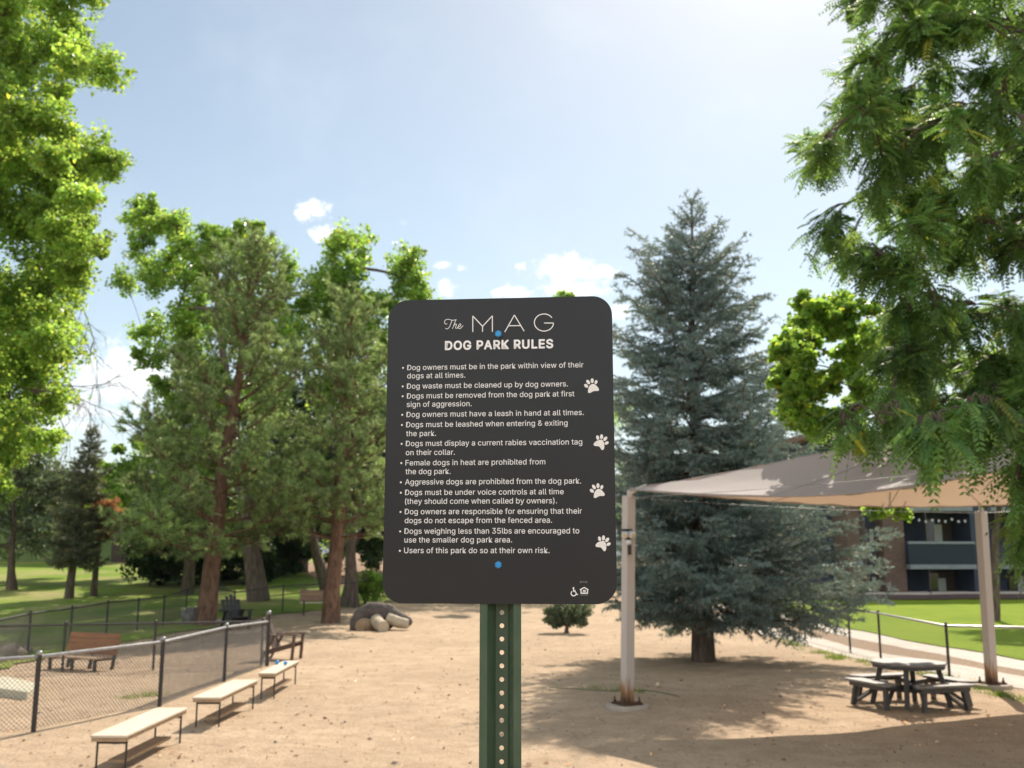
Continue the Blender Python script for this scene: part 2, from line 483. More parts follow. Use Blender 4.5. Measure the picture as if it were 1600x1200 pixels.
class MB:
    def __init__(s):
        s.v, s.f = [], []

    def box(s, c, size, rot=None, bev=0.0):
        hx, hy, hz = (x / 2 for x in size)
        b = bev
        n = len(s.v)
        if b <= 0:
            P = [(x, y, z) for z in (-hz, hz) for (x, y) in ((-hx, -hy), (hx, -hy), (hx, hy), (-hx, hy))]
            Fs = [(0, 3, 2, 1), (4, 5, 6, 7), (0, 1, 5, 4), (1, 2, 6, 5), (2, 3, 7, 6), (3, 0, 4, 7)]
        else:
            bm = bmesh.new()
            bmesh.ops.create_cube(bm, size=1)
            for v in bm.verts:
                v.co = Vector((v.co.x * size[0], v.co.y * size[1], v.co.z * size[2]))
            bmesh.ops.bevel(bm, geom=bm.edges[:], offset=b, segments=2, affect='EDGES', profile=.6)
            bm.verts.index_update()
            P = [tuple(v.co) for v in bm.verts]
            Fs = [tuple(v.index for v in f.verts) for f in bm.faces]
            bm.free()
        c = Vector(c)
        for p in P:
            q = Vector(p)
            if rot is not None:
                q = rot @ q
            s.v.append(tuple(q + c))
        s.f += [tuple(i + n for i in f) for f in Fs]
        return s

    def bar(s, a, b, w, h, bev=0.0, up=(0, 0, 1)):
        """rectangular bar from a to b, w across, h along 'up'"""
        a, b = Vector(a), Vector(b)
        x = (b - a).normalized()
        u = Vector(up)
        y = u.cross(x)
        if y.length < 1e-4:
            y = Vector((0, 1, 0)).cross(x)
        y.normalize()
        z = x.cross(y)
        rot = Matrix((x, y, z)).transposed()
        return s.box((a + b) / 2, ((b - a).length, w, h), rot, bev)

    def tube(s, pts, rad, seg=8, cap=True):
        pts = [Vector(p) for p in pts]
        if isinstance(rad, (int, float)):
            rad = [rad] * len(pts)
        n0 = len(s.v)
        ref = None
        for i, p in enumerate(pts):
            if i == 0:
                d = pts[1] - pts[0]
            elif i == len(pts) - 1:
                d = pts[-1] - pts[-2]
            else:
                d = pts[i + 1] - pts[i - 1]
            if d.length < 1e-9:
                d = Vector((0, 0, 1))
            d.normalize()
            if ref is None:
                ref = Vector((1, 0, 0)) if abs(d.x) < .8 else Vector((0, 1, 0))
            x = (ref - d * ref.dot(d))
            if x.length < 1e-5:
                x = d.orthogonal()
            x.normalize()
            ref = x
            y = d.cross(x)
            for k in range(seg):
                a = 2 * math.pi * k / seg
                s.v.append(tuple(p + (x * math.cos(a) + y * math.sin(a)) * rad[i]))
        for i in range(len(pts) - 1):
            for k in range(seg):
                a = n0 + i * seg + k
                b2 = n0 + i * seg + (k + 1) % seg
                s.f.append((a, b2, b2 + seg, a + seg))
        if cap:
            s.f.append(tuple(n0 + k for k in reversed(range(seg))))
            e = n0 + (len(pts) - 1) * seg
            s.f.append(tuple(e + k for k in range(seg)))
        return s

    def prism(s, pts, n, t):
        """closed outline pts (3-D) pushed along n by t"""
        n = Vector(n).normalized() * t
        k = len(pts)
        i0 = len(s.v)
        for p in pts:
            s.v.append(tuple(Vector(p)))
        for p in pts:
            s.v.append(tuple(Vector(p) + n))
        s.f.append(tuple(i0 + i for i in reversed(range(k))))
        s.f.append(tuple(i0 + k + i for i in range(k)))
        for i in range(k):
            j = (i + 1) % k
            s.f.append((i0 + i, i0 + j, i0 + k + j, i0 + k + i))
        return s

    def blob(s, c, r, sub=3, amp=.25, freq=1.6, seed=0, flat=None):
        """lumpy rock: noisy icosphere"""
        from mathutils import noise
        bm = bmesh.new()
        bmesh.ops.create_icosphere(bm, subdivisions=sub, radius=1)
        bm.verts.index_update()
        n0 = len(s.v)
        off = Vector((seed * 3.1, seed * 7.7, seed * 1.3))
        for v in bm.verts:
            q = v.co.copy()
            k = 1 + amp * noise.noise(q * freq + off) + amp * .5 * noise.noise(q * freq * 2.7 + off)
            q = Vector((q.x * r[0] * k, q.y * r[1] * k, q.z * r[2] * k))
            if flat is not None and q.z < flat:
                q.z = flat
            s.v.append(tuple(q + Vector(c)))
        s.f += [tuple(n0 + v.index for v in f.verts) for f in bm.faces]
        bm.free()
        return s

    def build(s, name, m, parent=None, smooth=False, loc=None, rot=None):
        me = bpy.data.meshes.new(name)
        me.from_pydata(s.v, [], s.f)
        me.validate()
        if smooth:
            me.polygons.foreach_set('use_smooth', [True] * len(me.polygons))
            try:
                me.set_sharp_from_angle(angle=R(40))
            except Exception:
                pass
        me.materials.append(m)
        me.update()
        o = bpy.data.objects.new(name, me)
        COL.objects.link(o)
        if parent:
            o.parent = parent
        if loc is not None:
            o.location = loc
        if rot is not None:
            o.rotation_euler = rot
        return o


def copy_tree(o, parent=None):
    c = o.copy()
    COL.objects.link(c)
    c.parent = parent
    for ch in list(o.children):
        copy_tree(ch, c)
    return c


# ------------------------------------------------------------------ terrain
def sst(a, b, x):
    t = np.clip((x - a) / (b - a), 0, 1)
    return t * t * (3 - 2 * t)


def gz(x, y):
    x = np.asarray(x, dtype=float)
    y = np.asarray(y, dtype=float)
    left = sst(1.0, -9.0, x)
    right = sst(6.0, 12.0, x)
    z = left * 0.055 * np.clip(y - 33, 0, 45) + right * .014 * np.clip(y - 27, 0, 40)
    z = z + (1 - left) * (1 - right) * .02 * np.clip(y - 34, 0, 50)
    bumps = .018 * np.sin(x * 1.3 + .7 * np.sin(y * .9)) * np.sin(y * 1.1 + .5 * np.sin(x * .8)) + .010 * np.sin(x * 3.1 + y * 1.7) * np.sin(y * 2.3 - x)
    return z + bumps * sst(2.0, 6.0, np.hypot(x, y)) * .9


def gzf(x, y):
    return float(gz(x, y))


def axis_lin(a, b, n):
    return np.linspace(a, b, n)


def gridmesh(name, xs, ys, off, m, keep=None):
    X, Y = np.meshgrid(xs, ys)
    Z = gz(X, Y) + off
    V = np.stack([X.ravel(), Y.ravel(), Z.ravel()], 1)
    nx, ny = len(xs), len(ys)
    i = np.arange(ny - 1)[:, None] * nx + np.arange(nx - 1)[None, :]
    F = np.stack([i, i + 1, i + nx + 1, i + nx], -1).reshape(-1, 4)
    return npmesh(name, V, F, m, smooth=True)


xs = np.unique(np.concatenate([np.linspace(-6000, -60, 14), np.linspace(-60, 60, 241), np.linspace(60, 6000, 14)]))
ys = np.unique(np.concatenate([np.linspace(-3000, -20, 8), np.linspace(-20, 90, 261), np.linspace(90, 9000, 22)]))
tag(gridmesh('ground', xs, ys, 0, MT['dirt']), kind='structure')


def strip(name, L, Rr, off, m, n=40, k=6):
    """ground strip between two polylines of equal length, laid on the terrain"""
    def res(P):
        P = np.array(P, float)
        d = np.r_[0, np.cumsum(np.hypot(*np.diff(P, axis=0).T))]
        s = np.linspace(0, d[-1], n)
        return np.stack([np.interp(s, d, P[:, 0]), np.interp(s, d, P[:, 1])], 1)
    A, B = res(L), res(Rr)
    tt = np.linspace(0, 1, k)
    P = A[:, None, :] * (1 - tt)[None, :, None] + B[:, None, :] * tt[None, :, None]
    # ragged outer columns
    Z = gz(P[..., 0], P[..., 1]) + off
    V = np.concatenate([P, Z[..., None]], -1).reshape(-1, 3)
    i = np.arange(n - 1)[:, None] * k + np.arange(k - 1)[None, :]
    F = np.stack([i, i + 1, i + k + 1, i + k], -1).reshape(-1, 4)
    return npmesh(name, V, F, m, smooth=True)


def rag(P, amp, step=.35, seed=0):
    """polyline with a wandering edge"""
    r = np.random.default_rng(seed)
    P = np.array(P, float)
    d = np.r_[0, np.cumsum(np.hypot(*np.diff(P, axis=0).T))]
    s = np.arange(0, d[-1], step)
    Q = np.stack([np.interp(s, d, P[:, 0]), np.interp(s, d, P[:, 1])], 1)
    return Q + r.normal(0, amp, Q.shape)


# right: two path strips with gravel between, lawn behind
g2 = lambda a, b: tuple(G(a, b)[:2])
B2n = [(12.5, 8), g2(1600, 1077), g2(1332, 1029), g2(1240, 1003), g2(1140, 980), (5.0, 46)]
B2f = [(14.0, 8), g2(1600, 1058), g2(1332, 1012), g2(1240, 988), g2(1160, 972), (6.2, 46)]
B1n = [(15.2, 8), g2(1600, 1048), g2(1352, 1002), g2(1240, 978), g2(1180, 968), (7.0, 46)]
B1f = [(17.0, 8), g2(1600, 1033), g2(1332, 987), g2(1240, 968), g2(1190, 960), (8.2, 46)]
tag(strip('path', B2n, B2f, .010, MT['path'], 60, 5), kind='structure')
tag(strip('gravel', B2f, B1n, .006, MT['gravel'], 60, 5), kind='structure')
tag(strip('pavement', B1n, B1f, .010, MT['path'], 60, 5), kind='structure')
lawnR = [(70, 8), (70, 20), (70, 30), (70, 46)]
tag(strip('lawn', B1f, [(70, 8), (70, 14), (70, 22), (70, 30), (70, 38), (60, 62)], .03, MT['lawn'], 90, 60), kind='structure')
tag(strip('mulch_bed', [(13, 45.6), (20, 46.2), (30, 46.6), (45, 47)], [(13, 50.5), (20, 51), (30, 52), (45, 54)], .07, MT['mulchdark'], 40, 8), kind='structure')
# left: patchy grass beyond the far fence, earth slope and a path
tag(strip('grass_verge', [(-70, 14), (-80, 40), (-90, 85)], rag([(-10.3, 14), (-10.2, 24), (-9.9, 30), (-8.6, 36), (-5.2, 40), (-4.8, 43), (-7.5, 47), (-10, 52), (-13, 60), (-13, 85)], .12, .5, 3), .03, MT['drylawn'], 120, 60), kind='structure')
tag(strip('earth_slope', rag([(-7.4, 47.2), (-10, 52), (-13, 60), (-13, 85)], .15, .5, 4), rag([(-1.5, 43), (0, 52), (2, 60), (4, 85)], .15, .5, 5), .02, MT['mulch'], 50, 14), kind='structure')
tag(strip('walkway', [(-40, 45.5), (-28, 44.2), (-24.5, 43.2), (-22.2, 43.0)], [(-40, 38), (-30, 38.2), (-25.5, 39.8), (-22.6, 41.6)], .09, MT['path'], 30, 6), kind='structure')
# distant hills
hv, hf = [], []
for i in range(81):
    x = -3800 + i * 95
    h = 420 + 110 * math.sin(i * .33) + 60 * math.sin(i * .9 + 1) + 35 * math.sin(i * 2.1) + (130 * math.exp(-((x + 2000) / 700) ** 2))
    hv += [(x, 4200, -20), (x, 4700, h * .55), (x, 5300, h), (x, 6400, -20)]
for i in range(80):
    for k in range(3):
        a = i * 4 + k
        hf.append((a, a + 4, a + 5, a + 1))
tag(npmesh('hills', hv, hf, MT['hill'], smooth=True), kind='structure')


# ------------------------------------------------------------------ foliage helpers
def unit(a):
    return a / np.maximum(np.linalg.norm(a, axis=1, keepdims=True), 1e-9)


def leaves(name, C, A, Nn, L, Wd, tint, m, parent=None, fold=.18):
    """one kite-shaped leaf per row: centre C, axis A, normal Nn, length L, width Wd"""
    n = len(C)
    A = unit(A)
    S = unit(np.cross(Nn, A))
    Nn = unit(np.cross(A, S))
    L = np.broadcast_to(np.asarray(L, float), (n,))[:, None]
    Wd = np.broadcast_to(np.asarray(Wd, float), (n,))[:, None]
    V = np.empty((n, 4, 3))
    V[:, 0] = C - A * L * .5
    V[:, 1] = C - A * L * .08 + S * Wd * .5 + Nn * Wd * fold
    V[:, 2] = C + A * L * .5
    V[:, 3] = C - A * L * .08 - S * Wd * .5 + Nn * Wd * fold
    F = np.arange(n * 4).reshape(n, 4)
    T = np.repeat(tint, 4, axis=0)
    return npmesh(name, V.reshape(-1, 3), F, m, parent, tint=T)


def needles(name, P0, D, L, Wd, tint, m, parent=None):
    """one thin triangle per row"""
    n = len(P0)
    D = unit(D)
    S = unit(np.cross(D, rng.normal(size=(n, 3))))
    L = np.broadcast_to(np.asarray(L, float), (n,))[:, None]
    Wd = np.broadcast_to(np.asarray(Wd, float), (n,))[:, None]
    V = np.empty((n, 3, 3))
    V[:, 0] = P0 - S * Wd * .5
    V[:, 1] = P0 + S * Wd * .5
    V[:, 2] = P0 + D * L
    return npmesh(name, V.reshape(-1, 3), np.arange(n * 3).reshape(n, 3), m, parent, tint=np.repeat(tint, 3, axis=0))


def bez(a, b, c, n=6):
    return [a * (1 - t) ** 2 + b * 2 * t * (1 - t) + c * t * t for t in [i / (n - 1) for i in range(n)]]


def tints(n, base_var=.18, hue=.10, yellow=0.0):
    k = np.exp(rng.normal(0, base_var, (n, 1)))
    c = np.ones((n, 3)) * k
    h = rng.normal(0, hue, n)
    c[:, 0] *= np.exp(h)
    c[:, 2] *= np.exp(-h)
    if yellow:
        y = rng.random(n) < yellow
        c[y] *= np.array([2.0, 1.35, .9])
    return c


def broadleaf(name, label, base, top, r0, lobes, leaf, m, bark='bark', nsub=14, nleaf=120, sub_r=.33, cat='tree', group=None,
              yellow=.01, trunk_pts=None, droop=.0, wiggle=.25, shell=(.45, 1.0)):
    base, top = Vector(base), Vector(top)
    root = thing(name, label, cat, base, 0, group)
    tb = MB()
    if trunk_pts is None:
        trunk_pts = [base + (top - base) * t + Vector((random.uniform(-1, 1), random.uniform(-1, 1), 0)) * wiggle * (0 if t == 0 else t) for t in (0, .18, .4, .6, .8, 1)]
    trunk_pts = [Vector(p) for p in trunk_pts]
    k = len(trunk_pts)
    rr = [r0 * 1.35] + [r0 * (1 - .82 * i / (k - 1)) for i in range(1, k)]
    tb.tube([p - base for p in trunk_pts], rr, 10)
    Cs, As, Ns, Ts, Ls = [], [], [], [], []
    nodes = [(p, 0) for p in trunk_pts[2:]]
    for lobe in sorted(lobes, key=lambda l_: min((Vector(l_[0]) - p).length for p in trunk_pts[2:])):
        c, rad = Vector(lobe[0]), lobe[1]
        rad = Vector(rad) if not isinstance(rad, (int, float)) else Vector((rad, rad, rad))
        # limb from the trunk point a little lower than the lobe
        best, dep = min(nodes, key=lambda nd: (nd[0] - c).length * (1 + .25 * max(0, nd[0].z - c.z) / max(.3, (nd[0] - c).length)))
        nodes.append((c, dep + 1))
        if len(lobe) > 2:
            best = Vector(lobe[2])
        mid = (best + c) / 2 + Vector((0, 0, .12 * (c - best).length))
        lim = bez(best, mid, c, 6)
        q = max(.012, r0 * .34 * .62 ** dep) if len(lobe) < 3 else .015
        tb.tube([p - base for p in lim], [q * (1 - .4 * i / 5) for i in range(6)], 6, False)
        n = max(3, int(nsub))
        for j in range(n):
            d = Vector(rng.normal(size=3)).normalized()
            s = random.uniform(*shell)
            sc = c + Vector((d.x * rad.x, d.y * rad.y, d.z * rad.z)) * s
            tb.tube([p - base for p in bez(lim[3 if j % 2 else 5], (lim[4] + sc) / 2 + Vector((0, 0, .1)), sc, 4)], [min(q * .3, .02), .010, .007, .004], 4, False)
            nl = int(nleaf * random.uniform(.6, 1.3))
            sr = sub_r * random.uniform(.7, 1.25) * (rad.x + rad.z) / 2
            off = unit(rng.normal(size=(nl, 3))) * (rng.random((nl, 1)) ** .5) * sr
            off[:, 2] *= .75
            off[:, 2] -= droop * np.hypot(off[:, 0], off[:, 1])
            pos = np.array(sc - base) + off
            nn = rng.normal(size=(nl, 3)) * .75 + np.array([0, 0, .75])
            ax = np.cross(nn, rng.normal(size=(nl, 3)))
            ax[:, 2] -= .35 * np.linalg.norm(ax, axis=1)
            Cs.append(pos)
            As.append(ax)
            Ns.append(nn)
            Ts.append(tints(nl, .16, .09, yellow) * math.exp(random.gauss(0, .16)))
            Ls.append(np.exp(rng.normal(0, .22, nl)) * leaf)
    tb.build('trunk', MT[bark], root, True)
    L = np.concatenate(Ls)
    leaves('crown', np.concatenate(Cs), np.concatenate(As), np.concatenate(Ns), L, L * .8, np.concatenate(Ts), MT[m], root)
    return root


def fill(poly, d, n, r0_, r1_, dj=1.5, seed=0):
    """n small crown lobes spread through an outline given in photo pixels at distance d"""
    rn_ = random.Random(seed)
    xs_, ys_ = [p[0] for p in poly], [p[1] for p in poly]
    out = []
    tries = 0
    while len(out) < n and tries < 20000:
        tries += 1
        x, y = rn_.uniform(min(xs_), max(xs_)), rn_.uniform(min(ys_), max(ys_))
        ins = False
        for i in range(len(poly)):
            (x1, y1), (x2, y2) = poly[i - 1], poly[i]
            if (y1 > y) != (y2 > y) and x < (x2 - x1) * (y - y1) / (y2 - y1) + x1:
                ins = not ins
        if not ins:
            continue
        # keep the lobe inside the outline
        dm = 1e9
        for i in range(len(poly)):
            a = Vector(poly[i - 1])
            b_ = Vector(poly[i])
            t_ = max(0, min(1, (Vector((x, y)) - a).dot(b_ - a) / max(1e-6, (b_ - a).length_squared)))
            dm = min(dm, (a.lerp(b_, t_) - Vector((x, y))).length)
        r = rn_.uniform(r0_, r1_)
        if dm < r * .55:
            r = max(r0_ * .6, dm * 1.5)
        if dm < r0_ * .35:
            continue
        out.append(P(x, y, d + rn_.uniform(-dj, dj), r, r * 1.15))
    return out


def P(px, py, d, r, rd=None, jitter=0):
    """crown lobe seen at px,py with radius r (photo pixels) at distance d"""
    c = W(px, py, d)
    k = d / FPX
    return (c, Vector((r * k, (rd or r) * k, r * k)))


def conifer(name, label, base, height, prof, m, bark, nw, nb, elev, style, cat='tree', lean=(0, 0), seed=1, z0=1.0, r0=.2, group=None, needle=(.06, .014), dens=60, blet=.30, tintvar=.16, yellow=0, asym=None, step=.10):
    """spruce or pine: whorls of branches with branchlets and needles.
    prof: list of (height fraction, branch length); elev: list of (fraction, angle)"""
    rg = np.random.default_rng(seed)
    rn = random.Random(seed)
    base = Vector(base)
    root = thing(name, label, cat, base, 0, group)
    tb = MB()
    lean = Vector((lean[0], lean[1], 0))
    tp = [Vector((0, 0, -.15)) if i == 0 else Vector((0, 0, height * t)) + lean * t + Vector((rn.uniform(-1, 1), rn.uniform(-1, 1), 0)) * .05 * height * .12 for i, t in enumerate((0, .1, .25, .45, .65, .85, 1))]
    tb.tube(tp, [r0 * 1.25, r0, r0 * .88, r0 * .68, r0 * .45, r0 * .2, .012], 10)

    def trunk_at(z):
        for a, b2 in zip(tp, tp[1:]):
            if b2.z >= z:
                t = (z - a.z) / max(b2.z - a.z, 1e-6)
                return a.lerp(b2, t)
        return tp[-1]
    fx = [p[0] for p in prof]
    fy = [p[1] for p in prof]
    ex = [p[0] for p in elev]
    ey = [p[1] for p in elev]
    S0, S1, SB = [], [], []       # twig segments that carry needles, and the brightness of the branch
    for w in range(nw):
        f = (w + rn.random() * .7) / nw
        z = z0 + (height - z0) * f
        fr = z / height
        Lm = np.interp(fr, fx, fy)
        kb = max(4, int(round(nb * (1 - (.5 if style == 'spruce' else .35) * f))))
        a0 = rn.random() * 6.28
        for j in range(kb):
            a = a0 + 6.283 * (j + rn.uniform(-.25, .25)) / kb
            L = Lm * (rn.uniform(.55, 1.18) if style == 'spruce' else rn.uniform(.5, 1.28))
            if asym:
                L *= asym(a, fr)
            if L < .12:
                continue
            el = R(np.interp(fr, ex, ey) + rn.uniform(-9, 9))
            dr = Vector((math.cos(a), math.sin(a), 0))
            o = trunk_at(z + rn.uniform(-.1, .1))
            n = max(4, int(L / .22))
            pts = []
            for i in range(n + 1):
                t = i / n
                if style == 'spruce':
                    rise = math.tan(el) * L * t * .8 + .20 * L * t * t * (1 if fr < .55 else .4) - .12 * L * math.sin(math.pi * t) * (1 if fr < .5 else 0)
                else:
                    rise = math.tan(el) * L * t * .7 + .28 * L * t * t
                pts.append(o + dr * L * t * math.cos(el * .6) + Vector((0, 0, rise)) + Vector((rn.uniform(-1, 1), rn.uniform(-1, 1), rn.uniform(-1, 1))) * .035 * L * t)
            tb.tube(pts, [max(.006, r0 * .16 * (1 - .85 * i / n) * min(1, L / 2)) for i in range(n + 1)], 4, False)
            br = math.exp(rn.gauss(0, .14))
            if style == 'spruce':
                t = .12 + .1 * rn.random()
                while t < 1:
                    i = min(int(t * n), n - 1)
                    p = pts[i].lerp(pts[i + 1], t * n - i)
                    ax = (pts[i + 1] - pts[i]).normalized()
                    for sd in (-1, 1):
                        side = ax.cross(Vector((0, 0, 1))).normalized() * sd
                        bl = (blet * L * (1 - t) * 1.0 + .20) * rn.uniform(.6, 1.15)
                        bl = min(bl, .75)
                        dd = (side * .75 + ax * .7 + Vector((0, 0, rn.uniform(-.35, .12)))).normalized()
                        e = p + dd * bl + Vector((0, 0, -.18 * bl))
                        S0.append(p)
                        S1.append(e)
                        SB.append(br)
                        # second order
                        if bl > .28:
                            for tt in (.4, .7):
                                q = p.lerp(e, tt)
                                for s2 in (-1, 1):
                                    d3 = (dd * .6 + dd.cross(Vector((0, 0, 1))).normalized() * s2 * .7 + Vector((0, 0, rn.uniform(-.4, .05)))).normalized()
                                    S0.append(q)
                                    S1.append(q + d3 * bl * .42)
                                    SB.append(br)
                    t += step / L * rn.uniform(.8, 1.3)
                for i in range(n):
                    if i / n > .12:
                        S0.append(pts[i])
                        S1.append(pts[i + 1])
                        SB.append(br)
            else:
                t = .42
                while t <= 1.0:
                    i = min(int(t * n), n - 1)
                    p = pts[i].lerp(pts[i + 1], t * n - i)
                    ax = (pts[i + 1] - pts[i]).normalized()
                    for q in range(3):
                        dd = (ax * rn.uniform(.2, .8) + Vector((rn.gauss(0, 1), rn.gauss(0, 1), rn.gauss(.45, .6))).normalized()).normalized()
                        bl = rn.uniform(.18, .52) * (blet / .3)
                        e = p + dd * bl
                        tb.tube([p, e], [.012, .006], 3, False)
                        # a tuft at and just before the tip
                        S0.append(p.lerp(e, .55))
                        S1.append(e + dd * .05)
                        SB.append(br * math.exp(rn.gauss(0, .18)))
                    t += step / L * rn.uniform(.7, 1.3)
    tb.build('trunk', MT[bark], root, True)
    S0 = np.array([tuple(p) for p in S0])
    S1 = np.array([tuple(p) for p in S1])
    SB = np.array(SB)
    D = S1 - S0
    ln = np.linalg.norm(D, axis=1)
    cnt = np.maximum(3, (ln * dens).astype(int))
    idx = np.repeat(np.arange(len(ln)), cnt)
    n = len(idx)
    t = rg.random((n, 1))
    pos = S0[idx] + D[idx] * t
    ax = D[idx] / ln[idx][:, None]
    rad = rg.normal(size=(n, 3))
    rad -= ax * np.sum(rad * ax, axis=1, keepdims=True)
    rad = unit(rad)
    dn = ax * rg.uniform(.35, .9, (n, 1)) + rad * (.8 if style == 'spruce' else .75)
    if style != 'spruce':
        dn[:, 2] += .15
    k = SB[idx][:, None] * np.exp(rg.normal(0, tintvar, (n, 1)))
    T = np.ones((n, 3)) * k
    if yellow:
        # old inner needles are brown
        y = rg.random(n) < yellow
        T[y] *= np.array([1.9, 1.15, .75])
    needles('crown', pos, dn, needle[0] * np.exp(rg.normal(0, .2, n)), needle[1], T, MT[m], root)
    return root


# ------------------------------------------------------------------ the rules sign
PW, PH, PT = .4572, .6096, .003
cam_rot = cam.rotation_euler.to_matrix()
pc = Vector((0, 0, EYE)) + cam_rot @ Vector((-.02614, -.12528, -1.97884))
pr = cam_rot @ Vector((.99619, .01283, .08629))
pr.z = 0
pr.normalize()
sign_yaw = math.atan2(pr.y, pr.x)
sign = thing('rules_sign', 'black dog park rules sign with white lettering on green punched post', 'sign', (pc.x, pc.y, 0), sign_yaw)
pn = Vector((math.sin(sign_yaw), -math.cos(sign_yaw), 0))     # panel normal, towards the viewer


def S(px, py):
    """photo pixel -> coordinates on the panel face (x right, z up from the panel centre)"""
    r = ray(px, py)
    o = Vector((0, 0, EYE))
    t = (pc - o).dot(pn) / r.dot(pn)
    q = o + r * t - pc
    return q.dot(pr), q.z


CZ = pc.z


def rrect(w, h, r, n=8):
    pts = []
    for (cx, cy, a0) in ((w / 2 - r, h / 2 - r, 0), (-w / 2 + r, h / 2 - r, 90), (-w / 2 + r, -h / 2 + r, 180), (w / 2 - r, -h / 2 + r, 270)):
        for i in range(n + 1):
            a = R(a0 + 90 * i / n)
            pts.append((cx + r * math.cos(a), cy + r * math.sin(a)))
    return pts


panel = MB().prism([(x, 0, z + CZ) for x, z in rrect(PW, PH, .040, 10)], (0, 1, 0), PT).build('panel', MT['panel'], sign)
PRINT = -.0004                     # print sits 0.4 mm proud of the face


FONT = None
try:
    import os
    fp_ = os.path.join(bpy.utils.system_resource('DATAFILES', path='fonts'), 'Inter.woff2')
    FONT = bpy.data.fonts.load(fp_)      # the sans that ships inside Blender itself
except Exception:
    FONT = None


def flat_text(name, txt, x, z, width, cap, m, bold=0.0, parent=panel):
    cu_ = bpy.data.curves.new(name, 'FONT')
    cu_.body = txt
    if FONT:
        cu_.font = FONT
    cu_.size = 1.0
    cu_.resolution_u = 3
    o = bpy.data.objects.new(name, cu_)
    COL.objects.link(o)

    def mesh():
        bpy.context.view_layer.update()
        return bpy.data.meshes.new_from_object(o.evaluated_get(bpy.context.evaluated_depsgraph_get()))

    def ext(me):
        c = np.empty(len(me.vertices) * 3)
        me.vertices.foreach_get('co', c)
        c = c.reshape(-1, 3)
        return c[:, 0].min(), c[:, 0].max()
    body = cu_.body
    cu_.body = 'H'
    mh = mesh()
    ch = np.empty(len(mh.vertices) * 3)
    mh.vertices.foreach_get('co', ch)
    CAPH = ch.reshape(-1, 3)[:, 1].max() - 2 * bold * 0
    bpy.data.meshes.remove(mh)
    cu_.body = body
    sc = cap / CAPH
    m1 = mesh()
    a0, b0 = ext(m1)
    cu_.space_character = 1.2
    m2 = mesh()
    a1, b1 = ext(m2)
    want = width / sc
    g = ((b1 - a1) - (b0 - a0)) / .2
    cu_.space_character = max(.8, 1 + (want - (b0 - a0)) / max(g, 1e-6))
    me = mesh()
    a, b_ = ext(me)
    sx_ = width / (b_ - a)
    co = np.empty(len(me.vertices) * 3, dtype=np.float32)
    me.vertices.foreach_get('co', co)
    co = co.reshape(-1, 3)
    new = np.stack([x + (co[:, 0] - a) * sx_, np.full(len(co), PRINT), CZ + z + co[:, 1] * sc], 1).astype(np.float32)
    polys = [tuple(p.vertices) for p in me.polygons]
    V, F = [], []
    b_ = bold * sc                     # heavier strokes: the same outline printed again, slightly shifted
    for k_, (dx, dz) in enumerate(((0, 0), (b_, 0), (-b_, 0), (0, b_), (0, -b_), (b_ * .7, b_ * .7), (-b_ * .7, b_ * .7), (b_ * .7, -b_ * .7), (-b_ * .7, -b_ * .7)) if bold else ((0, 0),)):
        off = len(V)
        V += [(p[0] + dx, p[1] - .00002 * k_, p[2] + dz) for p in new.tolist()]
        F += [tuple(i + off for i in p) for p in polys]
    bpy.data.objects.remove(o)
    bpy.data.meshes.remove(me)
    me = bpy.data.meshes.new(name)
    me.from_pydata(V, [], F)
    me.materials.append(m)
    me.update()
    for q in (m1, m2):
        bpy.data.meshes.remove(q)
    ob = bpy.data.objects.new(name, me)
    COL.objects.link(ob)
    ob.parent = parent
    return ob


def line(txt, xl, xr, yb, cap=.0108, m='white', bold=.001, name='rule_text'):
    x0, z0 = S(xl, yb)
    x1, _ = S(xr, yb)
    return flat_text(name, txt, x0, z0, x1 - x0, cap, MT[m], bold)


K = 4.1026
rules = [
    (1, "Dog owners must be in the park within view of their", 190, 1320, 527, 1), (0, "dogs at all times.", 190, 562, 580, 1),
    (1, "Dog waste must be cleaned up by dog owners.", 188, 1220, 646, 1), (1, "Dogs must be removed from the dog park at first", 188, 1262, 709, 1),
    (0, "sign of aggression.", 187, 603, 763, 1), (1, "Dog owners must have a leash in hand at all times.", 185, 1322, 828, 1),
    (1, "Dogs must be leashed when entering & exiting", 183, 1218, 893, 1), (0, "the park.", 183, 375, 950, 1),
    (1, "Dogs must display a current rabies vaccination tag", 181, 1312, 1014, 1), (0, "on their collar.", 181, 495, 87, 2),
    (1, "Female dogs in heat are prohibited from", 179, 1075, 153, 2), (0, "the dog park.", 179, 468, 209, 2),
    (1, "Aggressive dogs are prohibited from the dog park.", 176, 1305, 276, 2), (1, "Dogs must be under voice controls at all time", 176, 1193, 343, 2),
    (0, "(they should come when called by owners).", 176, 1150, 400, 2), (1, "Dog owners are responsible for ensuring that their", 174, 1310, 466, 2),
    (0, "dogs do not escape from the fenced area.", 174, 1118, 523, 2), (1, "Dogs weighing less than 35lbs are encouraged to", 172, 1293, 591, 2),
    (0, "use the smaller dog park area.", 172, 862, 647, 2), (1, "Users of this park do so at their own risk.", 170, 1102, 715, 2)]


def disc(mb, cx, cz, rx, rz=None, rot=0, n=18, y=PRINT, t=.0003):
    rz = rz or rx
    pts = []
    for i in range(n):
        a = 2 * math.pi * i / n
        ux, uz = rx * math.cos(a), rz * math.sin(a)
        pts.append((cx + ux * math.cos(rot) - uz * math.sin(rot), y, CZ + cz + ux * math.sin(rot) + uz * math.cos(rot)))
    mb.prism(list(reversed(pts)), (0, 1, 0), t)


